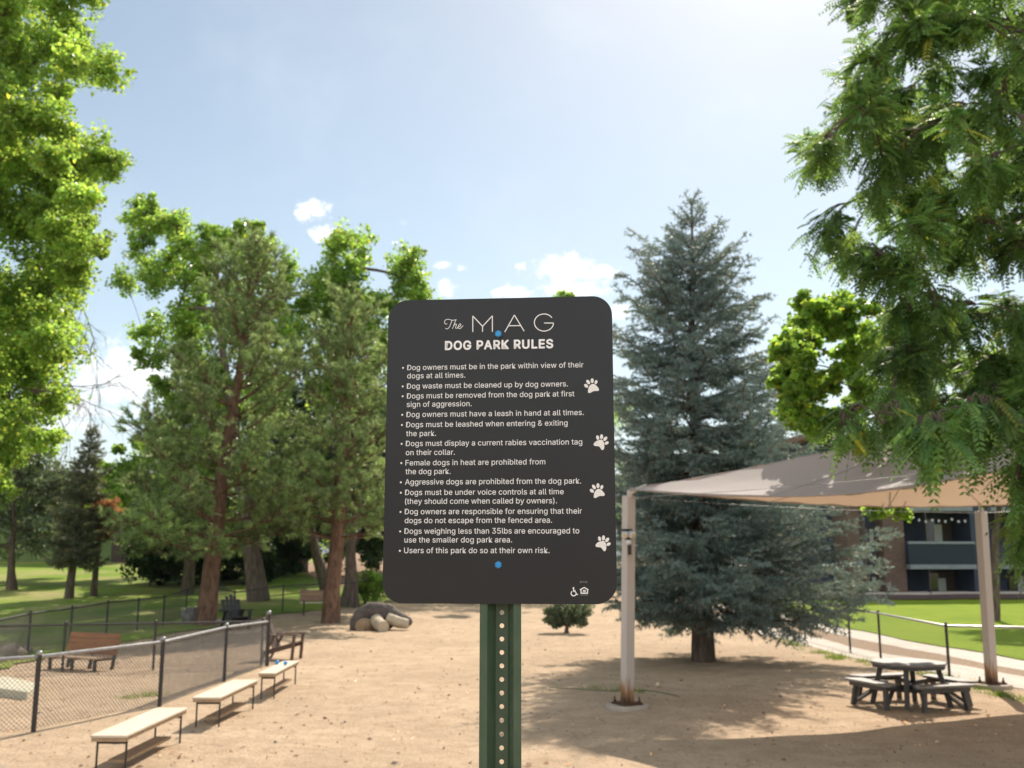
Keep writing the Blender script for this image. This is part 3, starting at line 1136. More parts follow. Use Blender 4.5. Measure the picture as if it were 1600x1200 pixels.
for (bul, tx, xl, xr, yb, cr_) in rules:
    oy = 450 if cr_ == 1 else 690
    ln_ = line(tx, 590 + xl / K, 590 + xr / K, oy + yb / K)
    if bul:
        mb = MB()
        bx, bz = S(590 + (xl - 27) / K, oy + (yb - 15) / K)
        disc(mb, bx, bz, .0019)
        mb.build('bullet', MT['white'], ln_)
title = line("DOG PARK RULES", 680 + 127 / 8, 680 + 1470 / 8, 475 + 572 / 8, .0172, 'white', .030, 'title_text')


def stroke(mb, pts, w, closed=False):
    """flat pen stroke of constant width through panel points"""
    pts = [Vector((x, 0, z)) for x, z in pts]
    n = len(pts)
    Lp, Rp = [], []
    for i in range(n):
        a = pts[i - 1] if i else pts[0]
        c = pts[i + 1] if i < n - 1 else pts[-1]
        d = (c - a)
        d.normalize()
        s_ = Vector((-d.z, 0, d.x)) * w / 2
        Lp.append(pts[i] + s_)
        Rp.append(pts[i] - s_)
    i0 = len(mb.v)
    for a, c in zip(Lp, Rp):
        mb.v.append((a.x, PRINT, a.z + CZ))
        mb.v.append((c.x, PRINT, c.z + CZ))
    for i in range(n - 1):
        k_ = i0 + 2 * i
        mb.f.append((k_, k_ + 1, k_ + 3, k_ + 2))


def smooth_pts(pts, n=6):
    out = []
    P_ = [Vector(p) for p in pts]
    P_ = [P_[0]] + P_ + [P_[-1]]
    for i in range(1, len(P_) - 2):
        for k_ in range(n):
            t_ = k_ / n
            a, b_, c, d = P_[i - 1], P_[i], P_[i + 1], P_[i + 2]
            out.append(tuple(.5 * ((2 * b_) + (c - a) * t_ + (2 * a - 5 * b_ + 4 * c - d) * t_ ** 2 + (3 * b_ - a - 3 * c + d) * t_ ** 3)))
    out.append(tuple(P_[-2]))
    return out


c5 = lambda x, y: S(680 + x / 8, 475 + y / 8)
lw = .0019
mb = MB()
for seg in ([(470, 350), (470, 148)], [(470, 150), (592, 280)], [(592, 280), (715, 148)], [(715, 148), (715, 347)], [(592, 278), (592, 347)]):
    stroke(mb, [c5(*p) for p in seg], lw)
mb.build('letter_m', MT['white'], panel)
mb = MB()
for seg in ([(870, 350), (990, 138)], [(990, 138), (1112, 340)], [(912, 272), (1068, 271)]):
    stroke(mb, [c5(*p) for p in seg], lw)
mb.build('letter_a', MT['white'], panel)
mb = MB()
arc = [(1360 + 120 * math.cos(R(a)), 232 - 107 * math.sin(R(a))) for a in range(34, 352, 7)]
stroke(mb, [c5(*p) for p in arc + [(1476, 238)]], lw)
stroke(mb, [c5(1480, 238), c5(1362, 238)], lw)
mb.build('letter_g', MT['white'], panel)
mb = MB()
for seg in ([(150, 248), (128, 250), (116, 228), (132, 198), (170, 192), (215, 204), (262, 196)], [(212, 203), (196, 245), (176, 290), (150, 312), (126, 302)],
            [(264, 194), (250, 220), (236, 258), (216, 310)], [(222, 292), (240, 262), (258, 250), (266, 260), (256, 288), (262, 306), (280, 296)],
            [(280, 292), (306, 282), (322, 262), (314, 248), (296, 262), (286, 290), (298, 308), (322, 300), (350, 270)]):
    stroke(mb, smooth_pts([c5(*p) for p in seg]), .0012)
mb.build('script_word', MT['white'], panel)


def paw(pad, toes):
    mb_ = MB()
    c8 = lambda x, y: S(900 + x / 8.57, 580 + y / 8.57)
    pp = smooth_pts([c8(*p) for p in pad + pad[:1]], 5)[:-1]
    mb_.prism([(x, PRINT, z + CZ) for x, z in pp], (0, 1, 0), .0003)
    for (x, y, rx, ry, rot) in toes:
        a, c = c8(x, y)
        disc(mb_, a, c, rx / 8.57 * .00127, ry / 8.57 * .00127, R(rot))
    return mb_


padA = [(160, 285), (165, 235), (188, 190), (225, 170), (262, 184), (306, 236), (296, 264), (240, 266), (186, 292)]
toesA = [(136, 196, 22, 31, 50), (163, 145, 21, 34, 35), (217, 127, 21, 33, 0), (268, 147, 19, 29, -18)]
padB = [(234, 978), (262, 942), (310, 922), (348, 920), (372, 950), (380, 1000), (372, 1044), (346, 1054), (308, 1008), (250, 1000)]
toesB = [(290, 890, 20, 31, 15), (342, 878, 21, 33, -5), (392, 905, 21, 34, -40), (410, 962, 20, 30, -62)]


def wsh(L_, dx, dy):
    return [(p[0] + dx * 8.57, p[1] + dy * 8.57, *p[2:]) for p in L_]


paw(padA, toesA).build('paw_print', MT['paw'], panel)
paw(padB, toesB).build('paw_print', MT['paw'], panel)
paw(wsh(padA, 9, 164), wsh(toesA, 9, 164)).build('paw_print', MT['paw'], panel)
paw(wsh(padB, 3, 158), wsh(toesB, 3, 158)).build('paw_print', MT['paw'], panel)
# wheelchair and housing symbols
c7 = lambda x, y: S(880 + x / 30, 900 + y / 30)
mb = MB()
a, c = c7(482, 560)
disc(mb, a, c, 38 / 30 * .00127)
stroke(mb, [c7(482, 590), c7(490, 730)], .0022)
stroke(mb, [c7(490, 675), c7(575, 675)], .0015)
stroke(mb, [c7(490, 725), c7(560, 725), c7(640, 860), c7(695, 870)], .0019)
stroke(mb, [c7(490 + 118 * math.cos(R(q)), 812 - 118 * math.sin(R(q))) for q in range(128, 372, 10)], .0019)
mb.build('wheelchair_symbol', MT['white'], panel)
mb = MB()
stroke(mb, [c7(785, 650), c7(985, 535), c7(1180, 650)], .0021)
stroke(mb, [c7(835, 640), c7(835, 815)], .0020)
stroke(mb, [c7(1140, 640), c7(1140, 815)], .0020)
stroke(mb, [c7(815, 808), c7(1160, 808)], .0022)
stroke(mb, [c7(920, 672), c7(1060, 672)], .0017)
stroke(mb, [c7(920, 738), c7(1060, 738)], .0017)
mb.build('housing_symbol', MT['white'], panel)
line("EQUAL HOUSING", 880 + 805 / 30, 880 + 1165 / 30, 900 + 915 / 30, .0016, 'grey', .0, 'small_print')
line("8PTS1", 880 + 780 / 30, 880 + 1140 / 30, 900 + 322 / 30, .0032, 'grey', .01, 'small_print')
# bolts
for (bx, by) in ((779, 522.5), (779, 882.5)):
    x, z = S(bx, by)
    wsr = MB()
    pts = [(x + .0088 * math.cos(2 * math.pi * i / 24), -.0006, CZ + z + .0088 * math.sin(2 * math.pi * i / 24)) for i in range(24)]
    wsr.prism(list(reversed(pts)), (0, -1, 0), .0014)
    wo_ = wsr.build('washer', MT['dark'], panel)
    hx_ = MB()
    pts = [(x + .0068 * math.cos(2 * math.pi * i / 6 + .52), -.002, CZ + z + .0068 * math.sin(2 * math.pi * i / 6 + .52)) for i in range(6)]
    hx_.prism(list(reversed(pts)), (0, -1, 0), .0055)
    pts = [(x + .0050 * math.cos(2 * math.pi * i / 18), -.0075, CZ + z + .0050 * math.sin(2 * math.pi * i / 18)) for i in range(18)]
    hx_.prism(list(reversed(pts)), (0, -1, 0), .0008)
    hx_.build('bolt', MT['blue'], panel)

# punched U-channel post: flanges in front, web behind with real holes
x0, _ = S(781.5, 1000)
prof = [(-.0402, .0035), (-.0255, .0035), (-.0120, .0330), (.0120, .0330), (.0255, .0035), (.0402, .0035)]
th = .0032
pv, pf = [], []
ztop, zbot = CZ + PH / 2 - .02, -.5
zs = [zbot, ztop]


def quad(a, b_, z0_, z1_):
    i = len(pv)
    pv.extend([(a[0], a[1], z0_), (b_[0], b_[1], z0_), (b_[0], b_[1], z1_), (a[0], a[1], z1_)])
    pf.append((i, i + 1, i + 2, i + 3))


def offs(pr_, t_):
    return [(x, y + t_) for x, y in pr_]


back = offs(prof, th)
for pA in (prof, back):
    for i in (0, 1, 3, 4):
        quad(pA[i], pA[i + 1], zbot, ztop)
quad(prof[0], back[0], zbot, ztop)
quad(prof[5], back[5], zbot, ztop)
# web cells with octagonal-to-round holes
cell = .0254
_, zh = S(781, 979.5)
zh += CZ
kk = int((zh - zbot) / cell)
zc = zh - kk * cell
hr = .0046
nseg = 16
wL, wR = prof[2][0], prof[3][0]
yF, yB = prof[2][1], back[2][1]
zcur = zc - cell / 2
quad((wL, yF), (wR, yF), zbot, zcur)
quad((wL, yB), (wR, yB), zbot, zcur)
while zcur + cell < ztop:
    z_mid = zcur + cell / 2
    ring, outer = [], []
    for i in range(nseg):
        a = 2 * math.pi * (i + .5) / nseg
        ring.append((hr * math.cos(a), z_mid + hr * math.sin(a)))
        cx_, cz_ = math.cos(a), math.sin(a)
        k_ = min((wR) / max(abs(cx_), 1e-6), (cell / 2) / max(abs(cz_), 1e-6))
        outer.append((cx_ * k_, z_mid + cz_ * k_))
    # put the four corners in
    for y in (yF, yB):
        i0 = len(pv)
        pv.extend([(a, y, c) for a, c in ring])
        pv.extend([(a, y, c) for a, c in outer])
        for i in range(nseg):
            j = (i + 1) % nseg
            pf.append((i0 + i, i0 + j, i0 + nseg + j, i0 + nseg + i))
        # corner fill
        for (sx_, sz_) in ((1, 1), (-1, 1), (-1, -1), (1, -1)):
            cor = (sx_ * wR, y, z_mid + sz_ * cell / 2)
            ic = len(pv)
            pv.append(cor)
            cand = [i for i in range(nseg) if outer[i][0] * sx_ > 0 and (outer[i][1] - z_mid) * sz_ > 0]
            for i in cand:
                j = (i + 1) % nseg
                if j in cand:
                    pf.append((ic, i0 + nseg + i, i0 + nseg + j))
    i0 = len(pv)
    pv.extend([(a, yF, c) for a, c in ring])
    pv.extend([(a, yB, c) for a, c in ring])
    for i in range(nseg):
        j = (i + 1) % nseg
        pf.append((i0 + i, i0 + nseg + i, i0 + nseg + j, i0 + j))
    zcur += cell
quad((wL, yF), (wR, yF), zcur, ztop)
quad((wL, yB), (wR, yB), zcur, ztop)
me = bpy.data.meshes.new('post')
me.from_pydata(pv, [], pf)
bm = bmesh.new()
bm.from_mesh(me)
bmesh.ops.remove_doubles(bm, verts=bm.verts, dist=.00005)
bmesh.ops.recalc_face_normals(bm, faces=bm.faces)
bm.to_mesh(me)
bm.free()
me.materials.append(MT['green'])
po = bpy.data.objects.new('post', me)
COL.objects.link(po)
po.parent = sign
po.location = (x0, 0, 0)

# ------------------------------------------------------------------ shade canopy
A_ = G(980, 1106)
B_ = G(1550, 1073)
A_.z = B_.z = 0
Atop = W(984, 764, A_.y)
Btop = W(1533, 790, B_.y)
zA = Atop.z
ab = (B_ - A_)
C_ = W(1830, 671, 7.4)
C_.z = 0
D_ = C_ + ab
corners = [Vector((Atop.x, Atop.y, zA)), Vector((Btop.x, Btop.y, Btop.z)), Vector((D_.x, D_.y, zA)), Vector((C_.x, C_.y, W(1830, 671, 7.4).z))]
cen = sum(corners, Vector()) / 4
apex = W(1440, 672, 12.6)
can = thing('shade_canopy', 'beige fabric shade canopy on square metal poles over the dirt', 'canopy', (A_.x, A_.y, 0))
sh = Vector((A_.x, A_.y, 0))
nu, nv = 28, 12
cv_, cf_ = [], []
hems = []
sagin = [.35, .55, .5, .45]
sagdn = [.13, .12, .12, .27]
for e_ in range(4):
    p, q = corners[e_], corners[(e_ + 1) % 4]
    i0 = len(cv_)
    hem = []
    for i in range(nu + 1):
        t_ = i / nu
        s_ = 4 * t_ * (1 - t_)
        m_ = p.lerp(q, t_)
        inw = Vector((cen.x - m_.x, cen.y - m_.y, 0)).normalized()
        h = m_ + inw * sagin[e_] * s_ - Vector((0, 0, sagdn[e_] * s_))
        hem.append(h)
        for j in range(nv + 1):
            u_ = j / nv
            x = h.lerp(apex, u_)
            x.z -= .22 * 4 * u_ * (1 - u_) * (.35 + .65 * s_) * (.6)
            x.z += .016 * math.sin(i * 1.9 + j * .7) * s_ * (1 - u_) + .012 * math.sin(j * 2.3 + i * .35) * (1 - s_) * (1 - u_)
            cv_.append(tuple(x - sh))
    hems.append(hem)
    for i in range(nu):
        for j in range(nv):
            a = i0 + i * (nv + 1) + j
            cf_.append((a, a + nv + 1, a + nv + 2, a + 1))
npmesh('fabric', cv_, cf_, MT['cloth'], can, smooth=True)
sm_ = MB()
for e_ in range(4):
    for i in (0, 9, 19):
        i0 = e_ * (nu + 1) * (nv + 1) + i * (nv + 1)
        sm_.tube([Vector(cv_[i0 + j]) + Vector((0, 0, .003)) for j in range(nv + 1)], .009, 5, False)
sm_.build('seam', MT['cloth'], can, True)
hb = MB()
for hem in hems:
    hb.tube([p - sh for p in hem], .016, 6)
hb.build('hem', MT['cloth'], can, True)
cb_ = MB()
for e_ in range(4):
    p, q = corners[e_], corners[(e_ + 1) % 4]
    pts = [p.lerp(q, i / 8) - Vector((0, 0, .13 + .05 * math.sin(math.pi * i / 8))) - sh for i in range(9)]
    cb_.tube(pts, .0035, 5)
cb_.build('cable', MT['galv'], can)


def canopy_pole(foot, topv, rz):
    ht = topv.z - .12
    mb_ = MB().box((0, 0, ht / 2 + .04), (.15, .15, ht - .04), None, .008)
    o_ = mb_.build('pole', MT['pole'], can, False, (foot.x - sh.x, foot.y - sh.y, 0))
    dx = topv - Vector((foot.x, foot.y, topv.z))
    if dx.length > .01:
        ax = Vector((dx.x, dx.y, 0))
        o_.rotation_euler = Matrix.Rotation(math.atan2(ax.length, ht), 3, Vector((-ax.y, ax.x, 0)).normalized()).to_euler()
    o_.rotation_euler.z += rz
    cap = MB()
    q = Vector((topv.x, topv.y, 0)) - sh
    cap.tube([q + Vector((0, 0, ht - .02)), q + Vector((0, 0, ht + .10))], .045, 10)
    inw = (apex - topv)
    inw.z = 0
    inw.normalize()
    cap.tube(bez(q + Vector((0, 0, ht + .02)), q + Vector((0, 0, ht + .10)) + inw * .06, q + inw * .30 + Vector((0, 0, ht + .16)), 6), .028, 8)
    cap.build('bracket', MT['pole'], can, True)
    pl = MB().box((0, 0, .065), (.34, .34, .03), None, .004)
    for sx_ in (-1, 1):
        for sy_ in (-1, 1):
            pl.tube([(sx_ * .13, sy_ * .13, .06), (sx_ * .13, sy_ * .13, .16)], .014, 6)
            pl.tube([(sx_ * .13, sy_ * .13, .08), (sx_ * .13, sy_ * .13, .11)], .026, 6)
    pl.build('base_plate', MT['rust'], can, False, (foot.x - sh.x, foot.y - sh.y, 0), (0, 0, rz))
    ft = MB()
    ft.tube([(0, 0, -.3), (0, 0, .02), (0, 0, .045), (0, 0, .05)], [.33, .33, .32, .30], 28)
    ft.build('footing', MT['footing'], can, False, (foot.x - sh.x, foot.y - sh.y, 0))


canopy_pole(A_, corners[0], R(28))
canopy_pole(B_, corners[1], R(20))
canopy_pole(D_, corners[2], R(20))
canopy_pole(C_, corners[3], R(20))

# flood light on the left pole
fl = W(978, 835, A_.y - .12)
fo = thing('flood_light', 'small white twin flood light clamped to the left canopy pole', 'light', fl, R(15))
MB().box((.05, .05, -.02), (.05, .10, .12), None, .006).build('mount', MT['dark'], fo)
for sx_ in (-1, 1):
    hd = MB().box((.015 + sx_ * .055, -.05, .0), (.085, .09, .085), Matrix.Rotation(R(22), 3, 'X') @ Matrix.Rotation(R(20 * sx_), 3, 'Z'), .008).build('lamp_head', MT['lampwhite'], fo)
    MB().box((.015 + sx_ * .072, -.100, -.022), (.07, .012, .065), Matrix.Rotation(R(22), 3, 'X') @ Matrix.Rotation(R(20 * sx_), 3, 'Z'), .004).build('lens', MT['lens'], hd)
MB().box((.0, -.02, .06), (.16, .11, .014), Matrix.Rotation(R(-14), 3, 'X'), .004).build('solar_panel', MT['glass'], fo)
MB().blob((.02, -.06, -.12), (.04, .045, .04), 2, .05).build('sensor', MT['lampwhite'], fo, True)
MB().box((.045, -.02, -.23), (.05, .045, .15), None, .006).build('battery_box', MT['dark'], fo)

# ------------------------------------------------------------------ picnic table
tcn_ = G(1424, 1101, 0)
tb_ = thing('picnic_table', 'grey octagonal picnic table with four attached bench seats', 'picnic table', (tcn_.x, tcn_.y, gzf(tcn_.x, tcn_.y)), R(18))
oct_ = []
for (x, y) in ((.58, .30), (.30, .58), (-.30, .58), (-.58, .30), (-.58, -.30), (-.30, -.58), (.30, -.58), (.58, -.30)):
    oct_.append((x, y, .715))
mb = MB().prism(oct_, (0, 0, 1), .045)
tt_ = mb.build('tabletop', MT['tablegrey'], tb_)
bmv = tt_.modifiers.new('bevel', 'BEVEL')
bmv.width = .008
bmv.segments = 2
mb = MB()
ap = [(x * .93, y * .93, .64) for x, y, z in oct_]
for i in range(8):
    mb.bar((ap[i][0], ap[i][1], .685), (ap[(i + 1) % 8][0], ap[(i + 1) % 8][1], .685), .035, .058)
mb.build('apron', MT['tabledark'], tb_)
for k_ in range(4):
    a = R(45 + 90 * k_)
    d = Vector((math.cos(a), math.sin(a), 0))
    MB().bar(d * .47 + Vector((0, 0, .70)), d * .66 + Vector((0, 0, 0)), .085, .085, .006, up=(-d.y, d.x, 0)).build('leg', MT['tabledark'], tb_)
for k_ in range(4):
    a = R(90 * k_)
    d = Vector((math.cos(a), math.sin(a), 0))
    s_ = Vector((-d.y, d.x, 0))
    st = MB().prism([tuple(d * r_ + s_ * w_ + Vector((0, 0, .415))) for (r_, w_) in ((.66, -.46), (.70, -.50), (.92, -.60), (.98, -.55), (.98, .55), (.92, .60), (.70, .50), (.66, .46))], (0, 0, 1), .04).build('seat', MT['tablegrey'], tb_)
    bv = st.modifiers.new('bevel', 'BEVEL')
    bv.width = .008
    bv.segments = 2
    mb = MB()
    for sd in (-1, 1):
        mb.bar(d * .30 + s_ * .25 * sd + Vector((0, 0, .36)), d * .90 + s_ * .40 * sd + Vector((0, 0, .375)), .05, .08)
        mb.bar(d * .84 + s_ * .40 * sd + Vector((0, 0, .37)), d * .88 + s_ * .46 * sd, .08, .06, 0, up=tuple(s_))
        mb.bar(d * .86 + s_ * .42 * sd + Vector((0, 0, .06)), d * .52 + s_ * .20 * sd + Vector((0, 0, .33)), .045, .06, 0, up=tuple(s_))
    mb.bar(d * .90 + s_ * -.5 + Vector((0, 0, .375)), d * .90 + s_ * .5 + Vector((0, 0, .375)), .03, .075)
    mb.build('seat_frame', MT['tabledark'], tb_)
mb = MB()
for a in (0, 90):
    d = Vector((math.cos(R(a + 45)), math.sin(R(a + 45)), 0))
    mb.bar(d * -.60 + Vector((0, 0, .30 - .03 * (a > 0))), d * .60 + Vector((0, 0, .30 - .03 * (a > 0))), .05, .09)
mb.build('brace', MT['tabledark'], tb_)


tb_.scale = (.85, .85, .86)


# ------------------------------------------------------------------ fences
def fence(name, label, pts, h, wire_m, post_m, rail_m, r_post=.03, cell_=.06, cap_last=False, wire=.0036, nodes=None, spacing=None, end_h=None, cat='fence'):
    """chain link fence: pts are the post feet"""
    o_ = Vector(pts[0])
    root = thing(name, label, cat, o_)
    P_ = [Vector(p) for p in pts]
    hh_ = h if isinstance(h, (list, tuple)) else [h] * len(P_)
    for i, p in enumerate(P_):
        ph = hh_[i] + (.03 if not (cap_last and i == len(P_) - 1) else .16)
        rp_ = r_post * (1.25 if cap_last and i == len(P_) - 1 else 1)
        q = MB().tube([p - o_ + Vector((0, 0, -.2)), p - o_ + Vector((0, 0, ph))], rp_, 10)
        ps = q.build('post', post_m, root, True)
        cp = MB().blob(p - o_ + Vector((0, 0, ph + rp_ * .4)), (rp_ * 1.25, rp_ * 1.25, rp_ * 1.15), 2, 0)
        cp.build('cap', post_m if not cap_last else MT['galv'], ps, True)
    rb = MB()
    rb.tube([p - o_ + Vector((0, 0, hh_[i])) for i, p in enumerate(P_)], .022, 8)
    rb.build('rail', rail_m, root, True)
    V, F = [], []
    fm = MB()
    for a in range(len(P_) - 1):
        p, q = P_[a] - o_, P_[a + 1] - o_
        ln2 = (q - p).length
        n = max(2, int(ln2 / cell_))
        ha, hb_ = hh_[a], hh_[a + 1]
        rows = max(4, int(h_avg(ha, hb_) / cell_))
        nrm = Vector((-(q - p).y, (q - p).x, 0)).normalized()
        for i in range(n):
            for s_ in (0, 1):
                pts2 = []
                for k_ in range(rows * 2 + 1):
                    zz = k_ / (rows * 2)
                    off_ = .5 if k_ % 2 else float(s_)
                    t_ = min(1.0, (i + off_) / n)
                    b_ = p.lerp(q, t_)
                    hgt = (ha + (hb_ - ha) * t_)
                    pts2.append(b_ + Vector((0, 0, .04 + zz * (hgt - .05))) + nrm * (.004 if (k_ + s_) % 2 else -.004))
                fm.tube(pts2, wire, 3, False)
    fm.build('chain_link_mesh', wire_m, root)
    return root


def h_avg(a, b_):
    return (a + b_) / 2


def onz(v):
    return (v.x, v.y, gzf(v.x, v.y))


f1 = [onz(G(-60, 1160)), onz(G(52, 1143)), onz(G(249, 1104)), onz(G(350, 1064)), onz(G(417, 1041))]
f1 = [(f1[1][0] * 2 - f1[2][0] - 1.1, f1[1][1] - 1.9, 0)] + f1[1:]
hts = []
for (pt, (px_, py_)) in zip(f1, ((None, None), (63, 1026), (252, 1003), (354, 980), (420, 971))):
    hts.append(.95 if px_ is None else max(.6, min(1.2, W(px_, py_, pt[1]).z - pt[2])))
hts[0] = hts[1]
fence('chain_link_fence', 'near chain link fence with silver top rail on left of park', f1, hts, MT['wire'], MT['dark'], MT['galv'], .032, .06, True)
fe = Vector(f1[-1])
f2 = [tuple(fe + Vector((-.12, 0, 0))), onz(G(239, 1047)), onz(G(97, 1050)), onz(G(-60, 1054))]
fence('chain_link_fence', 'dark wire fence crossing behind the orange brown bench', f2, [hts[-1], .9, .9, .9], MT['wire'], MT['dark'], MT['dark'], .026, .07)
f3 = []
for (px_, py_) in ((-45, 976), (48, 958), (113, 950), (169, 942), (217, 936), (257, 932), (292, 927), (330, 923)):
    r_ = ray(px_, py_)
    q = Vector((0, 0, EYE)) + r_ * ((.95 - EYE) / r_.z)
    f3.append((q.x, q.y, gzf(q.x, q.y)))
q = W(443, 913, 37)
f3 += [(-9.4, 34.5, gzf(-9.4, 34.5)), (q.x, q.y, gzf(q.x, q.y)), (-6.0, 38.8, gzf(-6, 38.8))]
fence('chain_link_fence', 'far black fence along the edge of the shaded grass', f3, .95, MT['wire'], MT['dark'], MT['dark'], .028, .09)
# right-hand fence by the path
p1, p2, p3 = G(1478, 978, .97), G(1372, 958, .97), G(1325, 951, .97)
p0 = G(1606, 981.5, .97)
f4 = [(p0.x + 3.2, p0.y - .1, 0), (p0.x + .6, p0.y, 0), (p1.x, p1.y, 0), (p2.x, p2.y, 0), (p3.x, p3.y, 0), (p3.x - .1, p3.y + 3.4, 0), (p3.x - .3, p3.y + 6.8, 0)]
fence('chain_link_fence', 'light wire fence with grey rail between dirt and pale path', f4, .97, MT['wirelight'], MT['dark'], MT['galv'], .026, .09, wire=.0011)


# ------------------------------------------------------------------ board benches in a row
def board_bench(corn, label, zt=.40):
    cs = [G(*p, zt) for p in corn]
    c = sum(cs, Vector()) / 4
    ax = ((cs[1] - cs[0]) + (cs[2] - cs[3])) / 2
    L_ = ax.length
    w_ = (((cs[3] - cs[0]) + (cs[2] - cs[1])) / 2).length * .80
    rz = math.atan2(ax.y, ax.x) - R(90)
    z_ = gzf(c.x, c.y)
    root = thing('board_bench', label, 'bench', (c.x, c.y, z_), rz, 'pale board benches in a row along the fence')
    zt -= z_
    MB().box((0, 0, zt - .012), (w_, L_, .024), None, .003).build('seat_board', MT['planktop'], root)
    MB().box((0, 0, zt - .045), (w_ - .02, L_ - .02, .040), None, .003).build('under_board', MT['plankedge'], root)
    for sy_ in (-1, 1):
        for sx_ in (-1, 1):
            x, y = sx_ * (w_ / 2 - .035), sy_ * (L_ / 2 - .12)
            MB().tube([(x, y, zt - .065), (x, y, -.03)], .012, 6).build('leg', MT['dark'], root)
        MB().bar((-w_ / 2 + .03, sy_ * (L_ / 2 - .12), zt - .085), (w_ / 2 - .03, sy_ * (L_ / 2 - .12), zt - .085), .03, .035).build('crossbar', MT['dark'], root)
    MB().box((0, 0, .10), (w_ * .5, L_ * .72, .03), None, .003).build('lower_shelf', MT['plankedge'], root)
    return root, zt


board_bench([(300, 1088), (365, 1060.5), (404, 1063), (344, 1091)], 'middle pale board bench of the row beside the chain link fence')
bb, _ = board_bench([(400, 1051), (441, 1032.5), (470, 1032), (434, 1052)], 'pale board bench with two blue balls on top')
n1 = [G(244, 1106, .40), G(297, 1110, .40)]
cc = (n1[0] + n1[1]) / 2
o1, _ = board_bench([(300, 1088), (365, 1060.5), (404, 1063), (344, 1091)], 'nearest pale board bench in front of the fence post')
o1.location = (cc.x - .05, cc.y - .85, 0)
for (px_, py_, lb) in ((433, 1034.5, 'dark blue ball on the left of the farthest board bench'), (446, 1035.5, 'light blue ball on the right of the farthest board bench')):
    q = G(px_, py_, .44)
    bo = thing('toy_ball', lb, 'ball', (q.x, q.y, .40 + bb.location.z * 0))
    MB().blob((0, 0, .036), (.036, .036, .036), 2, 0).build('ball_body', MT['blue'], bo, True)


# ------------------------------------------------------------------ garden chairs
def deck_chair(loc, rz, label, m, s=1.0):
    root = thing('garden_chair', label, 'chair', loc, rz)
    root.scale = (s, s, s)
    for sy_ in (-1, 1):
        y = sy_ * .29
        MB().bar((.30, y, 0), (.34, y, .55), .05, .09, .004, up=(0, 1, 0)).build('leg', m, root)
        MB().bar((-.42, y * .93, 0), (-.12, y * .93, .58), .04, .08, .004, up=(0, 1, 0)).build('leg', m, root)
        MB().bar((-.30, y, .56), (.42, y * 1.05, .58), .13, .03, .006).build('armrest', m, root)
        MB().bar((-.45, y * .88, .14), (.33, y * .88, .36), .04, .10, .004).build('side_rail', m, root)
    st = MB()
    for i in range(6):
        t_ = i / 5
        st.box((-.16 + .48 * t_, 0, .27 + .11 * t_), (.085, .52, .022), Matrix.Rotation(R(-12), 3, 'Y'), .004)
    st.build('seat', m, root)
    bk_ = MB()
    for i in range(5):
        y = (i - 2) * .112
        top_ = 1.0 - .05 * abs(i - 2) ** 1.5
        bk_.bar((-.16, y * .9, .24), (-.46, y * 1.1, top_), .095, .022, .004, up=(1, 0, .3))
    bk_.bar((-.30, -.27, .52), (-.30, .27, .52), .03, .06)
    bk_.bar((-.42, -.25, .82), (-.42, .25, .82), .03, .05)
    bk_.build('backrest', m, root)
    return root


q = G(447, 1032)
deck_chair((q.x - .10, q.y + .2, 0), R(-8), 'brown slatted garden chair beside the fence end post', MT['chairbrown'], .95)
q = W(368, 970, 31.5)
deck_chair((q.x, q.y, gzf(q.x, q.y)), R(-52), 'black slatted garden chair under the left pine', MT['chairblack'], 1.05)

# ------------------------------------------------------------------ park benches
q = G(122, 1047)
pb = thing('park_bench', 'low orange brown slatted bench behind the near fence', 'bench', (q.x, q.y + .15, gzf(q.x, q.y)), R(-24))
mb = MB()
for i in range(4):
    mb.box((0, -.26 + i * .115, .26), (1.35, .10, .035), None, .005)
mb.build('seat', MT['benchseat'], pb)
mb = MB()
for i in range(4):
    mb.box((0, .24 + .02 * i, .33 + i * .105), (1.35, .03, .098), Matrix.Rotation(R(-10), 3, 'X'), .005)
mb.build('backrest', MT['benchorange'], pb)
for sx_ in (-.6, 0, .6):
    mb = MB()
    mb.bar((sx_, -.24, 0), (sx_, -.24, .24), .05, .05)
    mb.bar((sx_, .20, 0), (sx_, .32, .66), .05, .05)
    mb.bar((sx_, -.24, .22), (sx_, .22, .22), .04, .04)
    mb.build('leg', MT['dark'], pb)
q = W(496, 950, 36.5)
pb2 = thing('park_bench', 'faded pink brown bench behind the right pine trunk', 'bench', (q.x, q.y, gzf(q.x, q.y)), R(12))
mb = MB()
for i in range(3):
    mb.box((0, -.22 + i * .15, .43), (1.25, .13, .04), None, .005)
mb.build('seat', MT['planktop'], pb2)
mb = MB()
for i in range(3):
    mb.box((0, -.30 - .02 * i, .56 + i * .125), (1.25, .03, .115), Matrix.Rotation(R(8), 3, 'X'), .005)
mb.build('backrest', MT['benchpink'], pb2)
for sx_ in (-.48, .48):
    mb = MB()
    mb.bar((sx_, -.2, 0), (sx_, -.33, .9), .05, .06)
    mb.bar((sx_, .2, 0), (sx_, .2, .42), .05, .06)
    mb.bar((sx_, -.24, .39), (sx_, .22, .39), .04, .04)
    mb.build('leg', MT['dark'], pb2)

